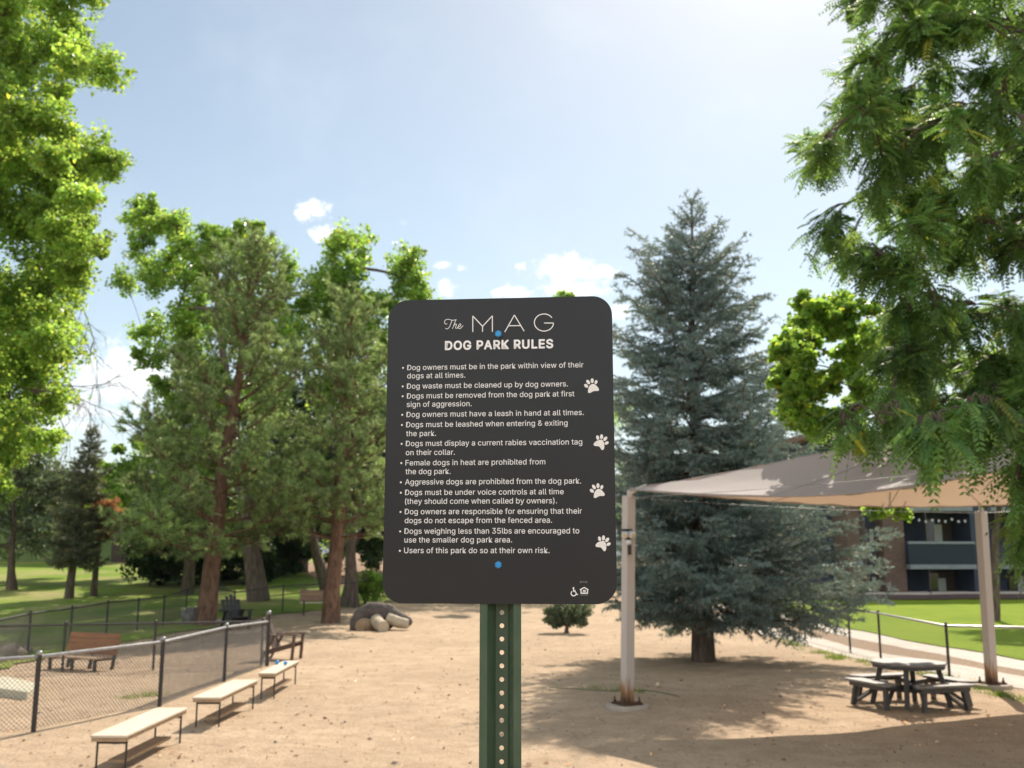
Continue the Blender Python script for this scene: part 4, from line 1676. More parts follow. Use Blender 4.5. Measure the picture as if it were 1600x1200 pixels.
# ------------------------------------------------------------------ fallen stump with sawn limbs
q = G(588, 985)
sc_ = q.y / FPX
fs = thing('fallen_stump', 'dark fallen tree stump with pale sawn limbs on the dirt', 'tree stump', (q.x, q.y, 0))
mb = MB()
mb.tube([(-.70, .10, .0), (-.66, .18, .22), (-.50, .28, .44), (-.22, .34, .56), (.10, .32, .54), (.42, .24, .43), (.75, .12, .30), (1.0, .02, .24), (1.08, .0, .23)], [.14, .20, .25, .28, .29, .27, .21, .15, .06], 14)
mb.blob((-.02, .42, .30), (.60, .34, .42), 4, .28, 1.8, 3, -.36)
mb.blob((.30, .20, .62), (.20, .14, .12), 3, .3, 2.0, 9)
mb.build('trunk', MT['logdark'], fs, True)
lb = MB().tube([(.0, .05, .30), (.12, -.30, .20), (.30, -.72, .15)], [.20, .19, .18], 14).build('limb', MT['logpale'], fs, True)
lb = MB().tube([(.35, .0, .36), (.70, -.1, .24), (.98, -.16, .20)], [.17, .17, .14], 12).build('limb', MT['logpale'], fs, True)
lb = MB().tube([(-.28, .30, .10), (-.42, .0, .13), (-.50, -.12, .12)], [.26, .24, .18], 14).build('limb', MT['plankedge'], fs, True)


def boulder(px, py, d, r, m, label, seed, zz=None):
    q_ = W(px, py, d) if d else G(px, py)
    z_ = gzf(q_.x, q_.y)
    o_ = thing('boulder', label, 'rock', (q_.x, q_.y, z_))
    MB().blob((0, 0, r[2] * .5), r, 4, .34, 1.5, seed, -r[2] * .6).build('stone', MT[m], o_, True)


boulder(38, 1022, 0, (.20, .18, .14), 'rock', 'small tan boulder right of the pale rock by the fence', 1)
boulder(14, 1030, 0, (.34, .25, .20), 'rock', 'wide tan boulder at left edge behind the near fence rail', 2)
boulder(347, 966, 33, (.22, .2, .17), 'rock', 'pale boulder between pine trunk and black chair', 3)
boulder(300, 946, 33.5, (.32, .28, .36), 'greyrock', 'dark grey boulder on the grass left of the pine trunk', 4)
# pale low slab at the left edge
cs = [G(43, 1081, .12), G(63, 1068, .12), G(10, 1056, .12), G(-70, 1066, .12)]
c = sum(cs, Vector()) / 4
sl = thing('stone_slab', 'pale greenish flat slab lying inside the fence at left edge', 'slab', (c.x, c.y, 0))
o_ = MB().prism([(p.x - c.x, p.y - c.y, -.06) for p in cs], (0, 0, 1), .18).build('slab_top', MT['slab'], sl)
bv = o_.modifiers.new('bevel', 'BEVEL')
bv.width = .02
bv.segments = 2
# hose and pale ball on the dirt
hp = [G(x, y) for x, y in ((858, 1076), (900, 1079), (950, 1081), (1000, 1080), (1030, 1083), (1060, 1090))]
hz = thing('garden_hose', 'thin green hose lying on the dirt behind the left pole', 'hose', (hp[0].x, hp[0].y, gzf(hp[0].x, hp[0].y)))
MB().tube([Vector((p.x - hp[0].x, p.y - hp[0].y, gzf(p.x, p.y) - gzf(hp[0].x, hp[0].y) + .012)) for p in [Vector((*s_, 0)) for s_ in smooth_pts([(p.x, p.y) for p in hp], 6)]], .008, 6).build('hose_tube', MT['hose'], hz, True)
q = G(1028, 1074)
bo = thing('toy_ball', 'pale ball on the shaded dirt right of the left pole', 'ball', (q.x, q.y, gzf(q.x, q.y)))
MB().blob((0, 0, .04), (.045, .045, .045), 2, 0).build('ball_body', MT['ball'], bo, True)

# ------------------------------------------------------------------ apartment building on the right
BD = 50.0
bk_ = BD / FPX
bz = gzf(18, BD)
bp = W(1400, 930, BD)
yaw_b = R(8)
ap_ = thing('apartment_building', 'blue grey apartment building with brown brick piers beyond the lawn', 'building', (bp.x, bp.y, bz), yaw_b)


def ux(px):
    return (px - 1400) * bk_ * 1.02


def uz(py):
    return EYE - (py - 871) * bk_ * 1.0 - bz


ROOF = 7.9
MB().box((ux(1312) / 2 + ux(1900) / 2, 6.6, ROOF / 2 - .5), (ux(1900) - ux(1312), 9.6, ROOF + .99), None).build('wall', MT['siding'], ap_)
rf = MB().box((ux(1606), 6.2, ROOF + .15), (ux(1900) - ux(1312) + 1.2, 11.6, .30), None, .03).build('roof', MT['roofing'], ap_)
YF = 1.80 - .02


def fbox(name, x0_, x1_, z0_, z1_, y0_, y1_, m, parent=ap_):
    return MB().box(((x0_ + x1_) / 2, (y0_ + y1_) / 2, (z0_ + z1_) / 2), (x1_ - x0_, y1_ - y0_, z1_ - z0_), None).build(name, MT[m], parent)


def fwin(x0_, x1_, z0_, z1_, y, side='r'):
    w_ = fbox('window', x0_, x1_, z0_, z1_, y - .05, y + .02, 'recess')
    fbox('pane', x0_ + .06, x1_ - .06, z0_ + .06, z1_ - .06, y - .06, y - .045, 'glass', w_)
    xm = (x0_ + x1_) / 2
    if side == 'r':
        fbox('curtain', xm + .03, x1_ - .08, z0_ + .08, z1_ - .08, y - .070, y - .062, 'curtain', w_)
    else:
        fbox('curtain', x0_ + .08, xm - .03, z0_ + .08, z1_ - .08, y - .070, y - .062, 'curtain', w_)
    return w_


fbox('brick_pier', ux(1333), ux(1356), -.9, ROOF - .02, .35, 2.5, 'brick')
fbox('brick_pier', ux(1358.5), ux(1366), -.9, ROOF - .02, .55, 2.5, 'brick')
fbox('downspout', ux(1355.2), ux(1357.6), -.5, ROOF - .02, .28, .40, 'dark')
fbox('brick_pier', ux(1387), ux(1421), -.9, ROOF - .02, .10, 2.5, 'brick')
fbox('siding_bay', ux(1366.3), ux(1386.7), -.9, ROOF - .03, .95, 2.5, 'siding')
for (za, zb) in ((851, 825), (926, 899), (772, 745)):
    fwin(ux(1367), ux(1386), uz(za), uz(zb), .93)
MB().box((ux(1350), .30, uz(881)), (.28, .12, .28), None, .01).build('meter_box', MT['trim'], ap_)
# recessed balconies
for (zb, zt_) in ((889, 847), (800, 758)):
    fbox('balcony', ux(1421.5), ux(1530), uz(zb), uz(zb) + .22, -.25, 1.75, 'trim')
    fbox('balcony_rail', ux(1421.5), ux(1530), uz(zt_) - .12, uz(zt_), -.25, -.13, 'trim')
    pan = MB()
    n = 46
    for i in range(n):
        a = ux(1421.8) + (ux(1529.5) - ux(1421.8)) * i / n
        pan.box((a + .03, -.19, (uz(zb) + uz(zt_)) / 2 + .05), (.055, .04, uz(zt_) - uz(zb) - .36))
    pan.box(((ux(1421.8) + ux(1495)) / 2, -.165, (uz(zb) + uz(zt_)) / 2 + .05), (ux(1495) - ux(1421.8), .02, uz(zt_) - uz(zb) - .37))
    pan.build('balcony_panel', MT['sidinglow'], ap_)
fwin(ux(1422), ux(1439), uz(849), uz(819), YF)
fwin(ux(1424), ux(1440), uz(925), uz(899), YF, 'l')
bt = MB()
for i in range(14):
    a = ux(1441) + i * (ux(1484) - ux(1441)) / 14
    bt.box((a, YF - .02, uz(845) + 1.1), (.05, .05, 2.2))
    bt.box((a, YF - .02, uz(925) + .7), (.05, .05, 1.6))
bt.build('batten', MT['siding'], ap_)
for (za, zb) in ((888, 808), (929, 893)):
    dr_ = fbox('door', ux(1485), ux(1530), uz(za), uz(zb), YF - .06, YF + .02, 'recess')
    fbox('pane', ux(1487), ux(1505), uz(za) + .1, uz(zb) - .1, YF - .075, YF - .06, 'glass', dr_)
    fbox('curtain', ux(1500), ux(1513), uz(za) + .15 + (1.1 if za == 888 else 0), uz(zb) - .35, YF - .085, YF - .078, 'curtain', dr_)
fbox('post', ux(1453.5), ux(1455.5), uz(929), ROOF - .4, -.10, .05, 'dark')
fbox('brick_pier', ux(1531), ux(1560), -.9, ROOF - .02, .10, 2.5, 'siding')
for zf in (889, 800):
    fbox('balcony', ux(1561), ux(1700), uz(zf), uz(zf) + .22, -.25, 1.75, 'trim')
    fbox('balcony_panel', ux(1561), ux(1700), uz(zf) + .26, uz(zf) + 1.2, -.22, -.14, 'sidinglow')
for (a, b_) in ((1572, 1592), (1620, 1650)):
    fwin(ux(a), ux(b_), uz(849), uz(819), YF)
    fwin(ux(a), ux(b_), uz(927), uz(899), YF)
fbox('foundation', ux(1311.5), ux(1900), -1.0, .16, -.1, 1.75, 'concrete')
# string lights under the upper balcony, and a hanging white lantern on the patio
slt = thing('string_lights', 'string of small white bulbs under the upper balcony', 'lights', (bp.x, bp.y, bz), yaw_b)
mb = MB()
pts = []
for i in range(25):
    t_ = i / 24
    pts.append((ux(1440) + t_ * (ux(1526) - ux(1440)), -.1, uz(803) - .25 - .12 * abs(math.sin(t_ * math.pi * 3))))
mb.tube(pts, .008, 4)
mb.build('cord', MT['dark'], slt)
for i in range(1, 24, 3):
    x, y, z = pts[i]
    MB().blob((x, y, z - .07), (.055, .055, .075), 2, 0).build('bulb', MT['lampwhite'], slt, True)
# mulch bed in front of the building is part of the ground


# ------------------------------------------------------------------ left building far behind
LB = 66.0
q = W(203, 882, LB)
lz = gzf(-24, LB)
lbk = LB / FPX
lb_ = thing('apartment_building', 'olive green building with brown pier far behind the left trees', 'building', (q.x, q.y, lz - .3), R(-6))
fb = lambda name, x0_, x1_, z0_, z1_, y0_, y1_, m: MB().box(((x0_ + x1_) / 2, (y0_ + y1_) / 2, (z0_ + z1_) / 2), (x1_ - x0_, y1_ - y0_, z1_ - z0_), None).build(name, MT[m], lb_)
fb('wall', -26, -1.35, -.5, 4.6, .3, 9, 'greenwall')
fb('brick_pier', -1.34, -.25, -.5, 4.55, 0, 2.2, 'recess')
fb('end_wall', -.24, 0, -.5, 4.5, .05, 9, 'brick')
for i in range(4):
    w_ = fb('window', -4.6 - i * 4.2, -3.0 - i * 4.2, 1.2, 2.6, .22, .36, 'recess')
    o_ = MB().box((-3.8 - i * 4.2, .205, 1.9), (1.4, .02, 1.2)).build('pane', MT['glass'], w_)
o_ = MB()
o_.v = [(-27, -.8, 4.55), (.9, -.8, 4.55), (.9, 9.8, 4.55), (-27, 9.8, 4.55), (-27, 4.5, 6.6), (.9, 4.5, 6.6)]
o_.f = [(0, 1, 5, 4), (2, 3, 4, 5), (1, 2, 5), (3, 0, 4), (0, 3, 2, 1)]
o_.build('roof', MT['roofing'], lb_)

# ------------------------------------------------------------------ trees
# blue spruce
sb = G(1099, 1034)
stop = W(1098, 312, sb.y).z
hs = stop


def sp_asym(a, fr):
    s_ = math.cos(a)
    return 1 + .10 * s_ * (1 if fr < .35 else -.2)


conifer('blue_spruce', 'tall blue grey spruce standing behind the canopy', (sb.x, sb.y, 0), hs,
        [(0, 3.2), (.10, 3.35), (.2, 3.3), (.35, 2.95), (.5, 2.5), (.65, 2.1), (.75, 1.7), (.84, 1.15), (.91, .62), (.96, .3), (1, .08)], 'spruce', 'bark', 32, 9,
        [(0, -20), (.15, -14), (.35, -2), (.55, 14), (.75, 32), (.9, 42), (1, 60)], 'spruce', seed=5, z0=1.4, r0=.22, needle=(.078, .021), dens=74, blet=.34, yellow=.06, asym=sp_asym, step=.12)
# pines
p1b = W(321, 966, 33.0)
p1b.z = gzf(p1b.x, p1b.y)
h1 = W(390, 400, 33).z - p1b.z
x1_ = W(392, 372, 33).x - p1b.x
pine_prof = [(0, 2.0), (.12, 2.7), (.25, 3.1), (.4, 3.0), (.6, 2.4), (.8, 1.6), (.93, 1.0), (1, .4)]
pine_el = [(0, -8), (.3, 5), (.6, 22), (.85, 45), (1, 65)]
conifer('pine_tree', 'left pine with reddish trunk beside the black chair', p1b, h1, pine_prof, 'pine', 'pinebark', 19, 5, pine_el, 'pine', lean=(x1_, .3), seed=8, z0=2.3, r0=.30, needle=(.17, .030), dens=150, tintvar=.2, blet=.40, step=.12)
p2b = W(517, 961, 34.0)
p2b.z = gzf(p2b.x, p2b.y)
h2 = W(552, 490, 34).z - p2b.z
conifer('pine_tree', 'right pine with leaning trunk just left of the black sign', p2b, h2, [(a, b_ * .86) for a, b_ in pine_prof], 'pine', 'pinebark', 17, 5, pine_el, 'pine', lean=(W(552, 440, 34).x - p2b.x, .2), seed=21, z0=2.6, r0=.27, needle=(.17, .030), dens=150, tintvar=.2, blet=.40, step=.12)
p3b = W(292, 925, 44)
p3b.z = gzf(p3b.x, p3b.y)
conifer('pine_tree', 'darker pine standing behind the left pine over the hedge', p3b, 9.2, [(a, b_ * 1.05) for a, b_ in pine_prof], 'pine', 'bark', 18, 6, [(0, -12), (.5, 5), (1, 50)], 'pine', lean=(.3, 0), seed=33, z0=1.6, r0=.26, needle=(.2, .036), dens=110, tintvar=.2, blet=.45, step=.17)
# small spruce and dead conifer on the left lawn
q = W(107, 941, 42)
conifer('small_spruce', 'small green spruce on the left lawn with bare lower trunk', (q.x, q.y, gzf(q.x, q.y)), W(124, 668, 42).z - gzf(q.x, q.y), [(0, .8), (.2, 1.25), (.4, 1.2), (.7, .85), (.9, .4), (1, .1)], 'oldspruce', 'bark', 24, 8,
        [(0, -15), (.5, 0), (1, 60)], 'spruce', seed=41, z0=1.5, r0=.17, needle=(.12, .036), dens=60, blet=.32, yellow=.2, lean=(.45, 0), step=.2)
q = W(146, 934, 43)
ds = conifer('dead_conifer', 'dying young conifer with bare trunk and orange needles on top', (q.x, q.y, gzf(q.x, q.y)), W(150, 786, 43).z - gzf(q.x, q.y), [(0, .35), (.6, .5), (.75, .72), (.9, .62), (1, .3)], 'orange', 'bark', 9, 8,
             [(0, 0), (1, 40)], 'spruce', seed=45, z0=2.45, r0=.14, needle=(.13, .05), dens=46, blet=.5, lean=(.15, 0), step=.12)

# big cottonwood at the left edge
CWD = 24.0
cwb = W(-110, 1010, CWD)
lobes = fill([(190, 50), (200, 135), (150, 170), (165, 210), (198, 236), (190, 272), (176, 300), (168, 380), (150, 450), (136, 500), (128, 560), (130, 610), (92, 650), (92, 690), (50, 730), (30, 800), (-60, 810), (-260, 700), (-260, -160), (170, -140), (205, -30)], CWD, 170, 26, 46, 2.2, 1)
lobes += fill([(-60, -60), (130, -60), (150, 60), (100, 180), (140, 260), (120, 480), (90, 600), (40, 740), (-60, 760)], CWD + 2.6, 70, 34, 54, 1.0, 12)
broadleaf('cottonwood_tree', 'huge bright green cottonwood filling the left edge', (cwb.x, cwb.y, gzf(cwb.x, cwb.y)), W(-60, -120, CWD), .42, lobes, .105, 'cotton', nsub=26, nleaf=42, sub_r=.52, yellow=.012, shell=(.2, 1.1))
# pale flowering shrub / tree under it, farther off
q = W(20, 905, 46)
broadleaf('shade_tree', 'dark leafy tree beyond the left lawn beside the small spruce', (q.x, q.y, gzf(q.x, q.y)), W(20, 760, 46), .2,
          fill([(-120, 700), (20, 690), (90, 700), (110, 760), (100, 850), (40, 868), (-120, 870)], 47, 60, 22, 40, 2, 6), .15, 'palefoliage', nsub=12, nleaf=48, sub_r=.55, yellow=.0)
# bare branches reaching into the gap
mb = MB()
rn = random.Random(4)
db0 = W(60, 600, 28)


def twigs(p, d, L_, r_, depth):
    n = 6
    pts = [p]
    dd = d.normalized()
    for i in range(n):
        dd = (dd + Vector((rn.gauss(0, .13), rn.gauss(0, .13), rn.gauss(-.035, .12)))).normalized()
        pts.append(pts[-1] + dd * L_ / n)
    mb.tube([q_ - db0 for q_ in pts], [r_ * (1 - .75 * i / n) for i in range(n + 1)], 5, False)
    if depth:
        for k_ in range(rn.randint(4, 7)):
            i = rn.randint(1, n)
            d2 = (dd + Vector((rn.gauss(0, .55), rn.gauss(0, .5), rn.gauss(-.22, .45)))).normalized()
            twigs(pts[i], d2, L_ * rn.uniform(.35, .7), r_ * .5, depth - 1)


dbr = thing('bare_tree', 'bare dead branches hanging in the sky gap between left trees', 'tree', db0)
trunk_foot = W(-40, 960, 29)
mb.tube([Vector((trunk_foot.x, trunk_foot.y, gzf(trunk_foot.x, trunk_foot.y))) - db0, W(-30, 800, 29) - db0, W(0, 680, 28.5) - db0, Vector((0, 0, 0))], [.16, .13, .09, .05], 8)
for (a, b_, L_) in (((60, 600), (240, 655), 2.6), ((70, 560), (150, 640), 2.0), ((60, 600), (200, 600), 2.4), ((110, 480), (205, 640), 2.2), ((120, 470), (190, 560), 1.8), ((60, 600), (140, 700), 2.0)):
    s_ = W(a[0], a[1], 28)
    e_ = W(b_[0], b_[1], 28)
    mb.tube([Vector((0, 0, 0)), (s_ - db0)], [.04, .03], 5, False)
    twigs(s_, e_ - s_, L_, .022, 2)
mb.build('branches', MT['deadbark'], dbr)

# poplars behind the pines
def poplar(name, label, bx, by, d, lobes_, r0, seed, top=None, leaf=.15, nsub=17, nleaf=46, m='cottonfar', trunk=None, yellow=.02):
    random.seed(seed)
    q_ = W(bx, by, d)
    b0 = (q_.x, q_.y, gzf(q_.x, q_.y))
    return broadleaf(name, label, b0, W(*top, d), r0, lobes_, leaf, m, nsub=nsub, nleaf=nleaf, sub_r=.55 if nsub < 20 else .42, yellow=yellow, trunk_pts=trunk, shell=(.2, 1.1))


poplar('poplar_tree', 'leafy poplar with thick pale trunk behind the left pine', 404, 948, 41,
       fill([(172, 440), (192, 335), (222, 300), (262, 316), (292, 338), (330, 316), (354, 328), (374, 352), (402, 338), (424, 378), (458, 396), (480, 430), (484, 520), (450, 640), (400, 780), (300, 800), (232, 770), (226, 680), (250, 620), (212, 560), (180, 490)], 43, 110, 17, 34, 2.0, 2),
       .36, 3, (330, 380))
q0 = W(512, 925, 46)
trk = [Vector((q0.x, q0.y, gzf(q0.x, q0.y))), W(495, 870, 46), W(480, 800, 46), W(490, 700, 46), W(520, 560, 46), W(560, 420, 46)]
poplar('poplar_tree', 'leafy poplar with dark leaning trunk between the two pines', 512, 925, 46,
       fill([(480, 440), (498, 402), (528, 350), (562, 343), (588, 365), (602, 402), (640, 382), (662, 398), (654, 430), (696, 454), (696, 490), (650, 580), (640, 760), (540, 780), (486, 660), (470, 520)], 46, 95, 16, 32, 2.0, 3),
       .26, 5, (560, 400), trunk=trk)
poplar('poplar_tree', 'green poplar rising behind the black sign panel', 660, 930, 52,
       [P(640, 560, 52, 50), P(700, 540, 52, 55), P(670, 620, 52, 60), P(760, 600, 52, 60), P(720, 680, 52, 70), P(820, 620, 52, 60), P(800, 560, 52, 50), P(880, 600, 52, 60), P(860, 690, 52, 70), P(780, 500, 52, 24), P(882, 470, 52, 16), P(900, 540, 52, 36), P(940, 650, 52, 50)],
       .3, 9, (760, 560), nsub=30)
q = W(546, 940, 39)
mbx = None
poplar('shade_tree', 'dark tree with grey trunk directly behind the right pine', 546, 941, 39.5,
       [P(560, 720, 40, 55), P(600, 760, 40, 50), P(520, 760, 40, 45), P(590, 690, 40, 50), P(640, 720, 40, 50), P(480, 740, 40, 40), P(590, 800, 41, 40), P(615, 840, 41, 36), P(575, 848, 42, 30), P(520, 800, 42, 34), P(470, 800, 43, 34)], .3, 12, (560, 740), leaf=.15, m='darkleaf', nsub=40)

# hedge-like shrubs
def shrub(label, px, py, d, lobes_, seed, m='darkleaf', leaf=.15, nleaf=60, nsub=14):
    random.seed(seed)
    q_ = W(px, py, d)
    return broadleaf('shrub', label, (q_.x, q_.y, gzf(q_.x, q_.y)), (q_.x, q_.y, gzf(q_.x, q_.y) + .8), .06, lobes_, leaf, m, nsub=nsub, nleaf=nleaf, sub_r=.5, cat='shrub', yellow=.0)


shrub('large dark shrub right of the olive green building', 235, 906, 48, fill([(205, 905), (200, 850), (225, 800), (275, 780), (300, 900)], 48, 30, 18, 30, 1.5, 7), 2)
shrub('black green hedge mass behind the left pine trunk', 330, 908, 50, fill([(270, 910), (260, 780), (330, 750), (410, 760), (430, 905)], 50, 60, 18, 32, 2, 8), 4)
shrub('dark hedge behind the thick pale poplar trunk', 440, 895, 54, fill([(400, 895), (400, 780), (470, 770), (520, 800), (500, 860), (450, 892)], 54, 40, 18, 32, 2, 9), 6)
shrub('round green shrub on the dirt left of the sign', 572, 938, 40, [P(572, 905, 40, 24), P(590, 915, 40, 20), P(558, 920, 40, 14), P(580, 925, 40, 18)], 8, 'cottonfar', .09, 110, 14)
shrub('low dark shrub under the sign right of its post', 885, 970, 30, [P(880, 952, 30, 20), P(908, 956, 30, 18), P(862, 960, 30, 14), P(885, 966, 30, 14), P(905, 968, 30, 12), P(868, 970, 30, 10)], 10, 'palefoliage', .06, 110, 14)
shrub('wide leafy shrub behind the sign at the back of the park', 760, 930, 46, [P(700, 890, 46, 45), P(760, 880, 46, 50), P(830, 890, 46, 45), P(890, 880, 47, 45), P(650, 895, 46, 35)], 14, 'cottonfar')
# far tree row closing the view
ti = 0
for (px_, d, top_, wd_) in ((-160, 90, 700, 120), (20, 96, 720, 90), (185, 120, 742, 60), (330, 92, 700, 90), (470, 96, 690, 90), (620, 94, 690, 90), (760, 90, 640, 100), (900, 95, 650, 90), (1050, 88, 660, 100), (1190, 85, 680, 80)):
    ti += 1
    k_ = 870 - top_
    lobes_ = [P(px_ + dx * wd_, top_ + k_ * fy, d, wd_ * rr_) for dx, fy, rr_ in ((0, .22, .42), (-.4, .45, .42), (.4, .42, .42), (0, .55, .5), (-.55, .75, .4), (.55, .75, .4), (.1, .85, .45))]
    kinds = ['first', 'second']
    lab = {1: 'distant tree past the left edge of the lawn', 2: 'distant tree behind the left cottonwood', 3: 'small distant tree below the hills in the sky gap', 4: 'distant tree behind the left pine and hedge', 5: 'distant tree between the two pines',
           6: 'distant tree behind the right pine', 7: 'distant tree hidden behind the left half of the sign', 8: 'distant tree hidden behind the right half of the sign', 9: 'distant tree behind the blue spruce trunk', 10: 'distant tree between blue spruce and blue grey building'}[ti]
    random.seed(50 + ti)
    q_ = W(px_, 880, d)
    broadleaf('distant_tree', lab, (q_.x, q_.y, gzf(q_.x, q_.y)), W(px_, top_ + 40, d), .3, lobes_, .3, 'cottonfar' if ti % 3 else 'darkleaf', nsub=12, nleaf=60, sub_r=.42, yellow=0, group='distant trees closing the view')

random.seed(90)
poplar('shade_tree', 'mid green tree in front of the distant roof in the left gap', 222, 900, 54,
       fill([(135, 800), (140, 735), (170, 700), (215, 690), (262, 640), (300, 700), (290, 810), (230, 815), (208, 790), (170, 800)], 55, 46, 14, 24, 1.6, 17), .16, 35, (215, 740), leaf=.15, m='cottonfar')
random.seed(91)
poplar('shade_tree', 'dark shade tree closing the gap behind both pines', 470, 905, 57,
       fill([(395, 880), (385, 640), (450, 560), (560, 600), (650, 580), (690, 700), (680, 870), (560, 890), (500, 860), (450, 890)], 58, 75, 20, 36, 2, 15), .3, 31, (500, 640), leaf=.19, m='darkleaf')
poplar('shade_tree', 'leafy lawn tree between canopy and blue grey building', 1552, 965, 34,
       fill([(1450, 700), (1470, 590), (1560, 540), (1680, 560), (1700, 700), (1640, 790), (1570, 780), (1500, 770)], 34, 50, 22, 38, 1.6, 16), .16, 33, (1560, 640), leaf=.13, m='cottonfar')
# tree line added out of view behind the camera to darken the sign's reflection
nb_ = 9000
bx_ = rng.uniform(-45, 45, nb_)
bh_ = 4.2 + 1.6 * np.sin(bx_ * .35) + 1.0 * np.sin(bx_ * .9 + 2)
bC = np.stack([bx_, -24 + rng.normal(0, 1.2, nb_), bh_ * rng.random(nb_) ** .8], 1)
tag(leaves('unseen_tree_line', bC, rng.normal(size=(nb_, 3)), rng.normal(size=(nb_, 3)), .55, .45, tints(nb_), MT['darkleaf']), 'unseen leafy tree line added behind the viewer for the sign reflection', 'trees', kind='stuff')

# yellow-green tree behind the canopy
random.seed(77)
AD = 15.2
ab_ = W(1720, 1010, AD + 2)
lobes = fill([(1222, 490), (1262, 452), (1330, 455), (1410, 500), (1440, 640), (1330, 680), (1280, 684), (1240, 668), (1214, 694), (1198, 672), (1214, 622), (1204, 560)], AD, 72, 16, 30, 1.2, 4) + [
         (*P(1370, 795, 17.6, 16), W(1372, 700, 17.2)), (*P(1408, 793, 17.6, 16), W(1404, 700, 17.2)), (*P(1385, 768, 17.6, 20), W(1380, 680, 16.2))]
broadleaf('ash_tree', 'yellow green ash tree between the spruce and the dark right tree', (ab_.x, ab_.y, gzf(ab_.x, ab_.y)), W(1560, 480, AD + 1), .17, lobes, .088, 'ash', nsub=13, nleaf=38, sub_r=.55, yellow=.03, shell=(.2, 1.1))


# big locust with feathery fronds at the right edge
def frond_tree(name, label, base, top, r0, lobes_, m, per, seed):
    rg = np.random.default_rng(seed)
    rn_ = random.Random(seed)
    base = Vector(base)
    root = thing(name, label, 'tree', base)
    tb2 = MB()
    tp = [base, base.lerp(top, .2) + Vector((.1, 0, 0)), base.lerp(top, .45) + Vector((-.1, .1, 0)), base.lerp(top, .7), Vector(top)]
    tb2.tube([p - base for p in tp], [r0 * 1.3, r0, r0 * .8, r0 * .5, r0 * .2], 10)
    Cs, As, Ns, Ts, Ls = [], [], [], [], []
    nodes = [(p, 0) for p in tp[2:]]
    for (c, rad) in sorted(lobes_, key=lambda l_: min((Vector(l_[0]) - p).length for p in tp[2:])):
        c = Vector(c)
        best, dep = min(nodes, key=lambda nd: (nd[0] - c).length)
        nodes.append((c, dep + 1))
        q0_ = max(.010, r0 * .30 * .66 ** dep)
        lim = bez(best, (best + c) / 2 + Vector((0, 0, .35)), c, 7)
        tb2.tube([p - base for p in lim], [q0_ * (1 - .4 * i / 6) for i in range(7)], 6, False)
        n = int(per * (rad.x * rad.z) + 10)
        bl = math.exp(rn_.gauss(0, .15))
        tw = []
        for j in range(max(4, n // 9)):
            d = Vector(rg.normal(size=3)).normalized()
            e = c + Vector((d.x * rad.x, d.y * rad.y, d.z * rad.z)) * rn_.uniform(.35, 1.0)
            s0 = lim[rn_.randint(3, 6)]
            tpts = bez(s0, (s0 + e) / 2 + Vector((0, 0, .18)), e, 5)
            tb2.tube([p - base for p in tpts], [.014, .011, .009, .006, .003], 4, False)
            tw.append(tpts)
        for j in range(n):
            tpts = tw[j % len(tw)]
            i = rn_.choice((2, 3, 3, 4, 4))
            o_ = tpts[i] + Vector((rn_.gauss(0, .05), rn_.gauss(0, .05), rn_.gauss(0, .04)))
            out = (tpts[4] - tpts[1]).normalized()
            dr = (out * .8 + Vector((rn_.gauss(0, .7), rn_.gauss(0, .7), rn_.gauss(.05, .33)))).normalized()
            FL = rn_.uniform(.18, .35)
            npair = rn_.randint(7, 10)
            side0 = dr.cross(Vector((0, 0, 1)))
            if side0.length < .1:
                continue
            side0 = (side0.normalized() + Vector((0, 0, rn_.gauss(0, .35)))).normalized()
            k = bl * math.exp(rn_.gauss(0, .16))
            hue = rn_.gauss(0, .08)
            yel = rn_.random() < .015
            tcol = np.array([k * math.exp(hue), k, k * math.exp(-hue)]) * (np.array([2.6, 1.5, .8]) if yel else 1)
            for q_ in range(npair):
                t_ = (q_ + .7) / npair
                p = o_ + dr * FL * t_ + Vector((0, 0, -.30 * FL * t_ * t_))
                tang = (dr + Vector((0, 0, -.6 * t_))).normalized()
                ll = .072 * (1 - .45 * abs(t_ - .45))
                for sd in (-1, 1):
                    a = (side0 * sd * .85 + tang * .55 + Vector((0, 0, -.28))).normalized()
                    Cs.append(tuple(p + a * ll * .5 - base))
                    As.append(tuple(a))
                    nn = tang.cross(a) * sd
                    Ns.append((nn.x + rn_.gauss(0, .2), nn.y + rn_.gauss(0, .2), nn.z))
                    Ts.append(tcol)
                    Ls.append(ll)
    tb2.build('trunk', MT['bark'], root, True)
    L_ = np.array(Ls)
    T_ = np.array(Ts) * np.exp(rg.normal(0, .08, (len(L_), 1)))
    leaves('crown', np.array(Cs), np.array(As), np.array(Ns), L_, L_ * .42, T_, MT[m], root, .1)
    return root


LD = 11.5
lbase = W(1980, 1080, LD)
lbase.z = 0
ltop = W(1820, -150, LD)
lobes = fill([(1330, -120), (1310, 40), (1304, 110), (1272, 150), (1238, 190), (1222, 218), (1240, 268), (1292, 264), (1326, 236), (1330, 290), (1300, 332), (1246, 358), (1276, 388), (1306, 402), (1316, 452), (1390, 490), (1360, 580), (1350, 610), (1392, 625), (1340, 660),
              (1318, 684), (1350, 690), (1420, 665), (1440, 715), (1480, 708), (1510, 680), (1570, 690), (1572, 800), (1580, 860), (1620, 900), (1860, 880), (1900, -120)], LD, 210, 24, 46, 1.9, 5)
lobes += fill([(1428, 660), (1520, 640), (1640, 650), (1640, 700), (1560, 712), (1505, 684), (1474, 722), (1438, 716)], 7.9, 15, 14, 26, .5, 6) + fill([(1310, 652), (1420, 640), (1415, 696), (1345, 702), (1312, 690)], 9.6, 6, 12, 20, .4, 7) + fill([(1582, 720), (1660, 720), (1660, 890), (1600, 870), (1580, 800)], 8.4, 13, 18, 32, .6, 8)
frond_tree('locust_tree', 'large dark green locust tree with feathery fronds on the right', lbase, ltop, .26, lobes, 'locust', 1450, 3)

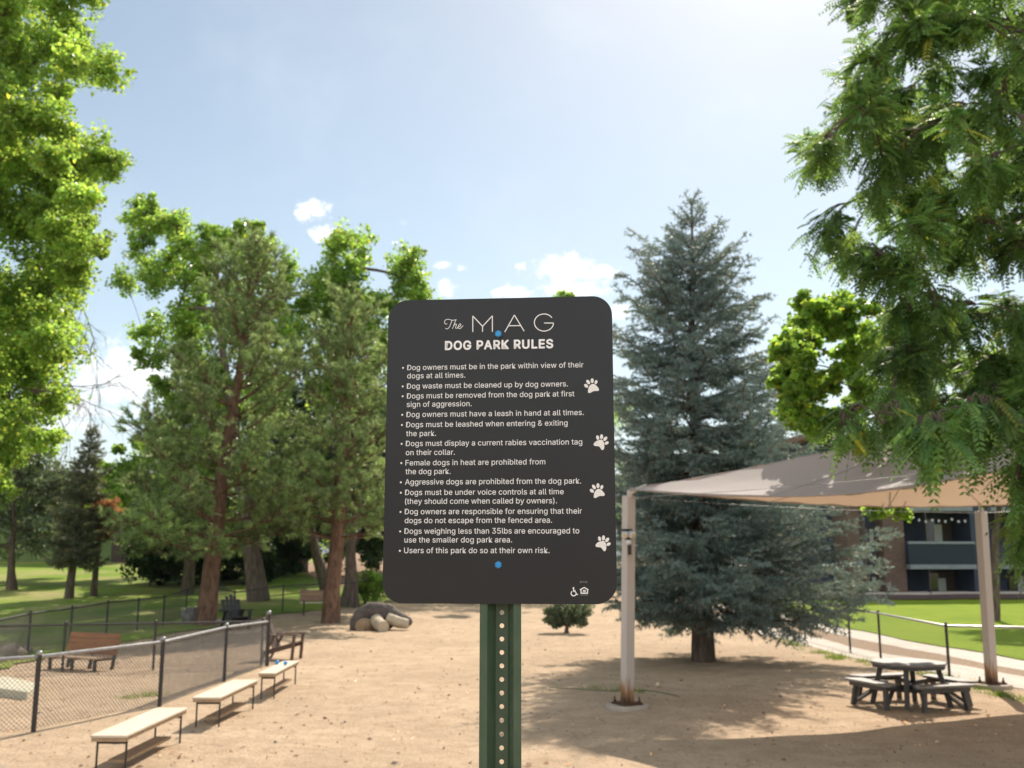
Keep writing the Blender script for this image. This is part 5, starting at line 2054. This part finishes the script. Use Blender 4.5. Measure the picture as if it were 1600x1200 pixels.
# ------------------------------------------------------------------ ground litter
n = 15000
yy_ = 3.5 + 36 * rng.random(n) ** 1.5
xx_ = (rng.random(n) * 2 - 1) * (yy_ * .62 + 1)
ok = (xx_ > -9.8) & (xx_ < 6.9 + np.maximum(0, 16 - yy_) * .3)
xx_, yy_ = xx_[ok], yy_[ok]
n = len(xx_)
C0 = np.stack([xx_, yy_, gz(xx_, yy_) + .012], 1)
ax = rng.normal(size=(n, 3))
ax[:, 2] *= .25
nn = rng.normal(size=(n, 3)) * .5 + np.array([0, 0, 1])
szz = np.exp(rng.normal(0, .5, n)) * .027
tt = tints(n, .5, .12)
tag(leaves('leaf_litter', C0, ax, nn, szz, szz * .55, tt, MT['chips']), 'dry brown chips and leaf litter scattered over the dirt', 'litter', kind='stuff')
# grass tufts along the path edge and fence
cl = []
for (a, b_, cnt) in (((1320, 1032), (1215, 1000), 26), ((1480, 1062), (1330, 1032), 16), ((1600, 1100), (1500, 1065), 14), ((900, 1080), (1000, 1080), 4), ((200, 1090), (250, 1085), 5), ((0, 1040), (300, 985), 20)):
    for i in range(cnt):
        t_ = random.random()
        cl.append(G(a[0] + (b_[0] - a[0]) * t_ + random.gauss(0, 6), a[1] + (b_[1] - a[1]) * t_ + random.gauss(0, 2)))
P0, D0 = [], []
for c in cl:
    for k_ in range(45):
        P0.append((c.x + random.gauss(0, .10), c.y + random.gauss(0, .10), gzf(c.x, c.y)))
        D0.append((random.gauss(0, .45), random.gauss(0, .45), 1))
P0, D0 = np.array(P0), np.array(D0)
tag(needles('grass_tufts', P0, D0, .09 * np.exp(rng.normal(0, .35, len(P0))), .008, tints(len(P0), .2, .15), MT['grass']), 'short green weeds growing along the path edge', 'grass', kind='stuff')

# ------------------------------------------------------------------ air
hz_ = MB().box((0, 3000, 370), (12200, 12200, 790))
hm = bpy.data.materials.new('haze')
hm.use_nodes = True
t = hm.node_tree
for n in list(t.nodes):
    t.nodes.remove(n)
ov = N(t, 'ShaderNodeOutputMaterial')
pv_ = N(t, 'ShaderNodeVolumePrincipled')
pv_.inputs['Color'].default_value = (.75, .85, 1, 1)
pv_.inputs['Density'].default_value = .00009
t.links.new(pv_.outputs[0], ov.inputs['Volume'])
tag(hz_.build('haze', hm), kind='stuff')
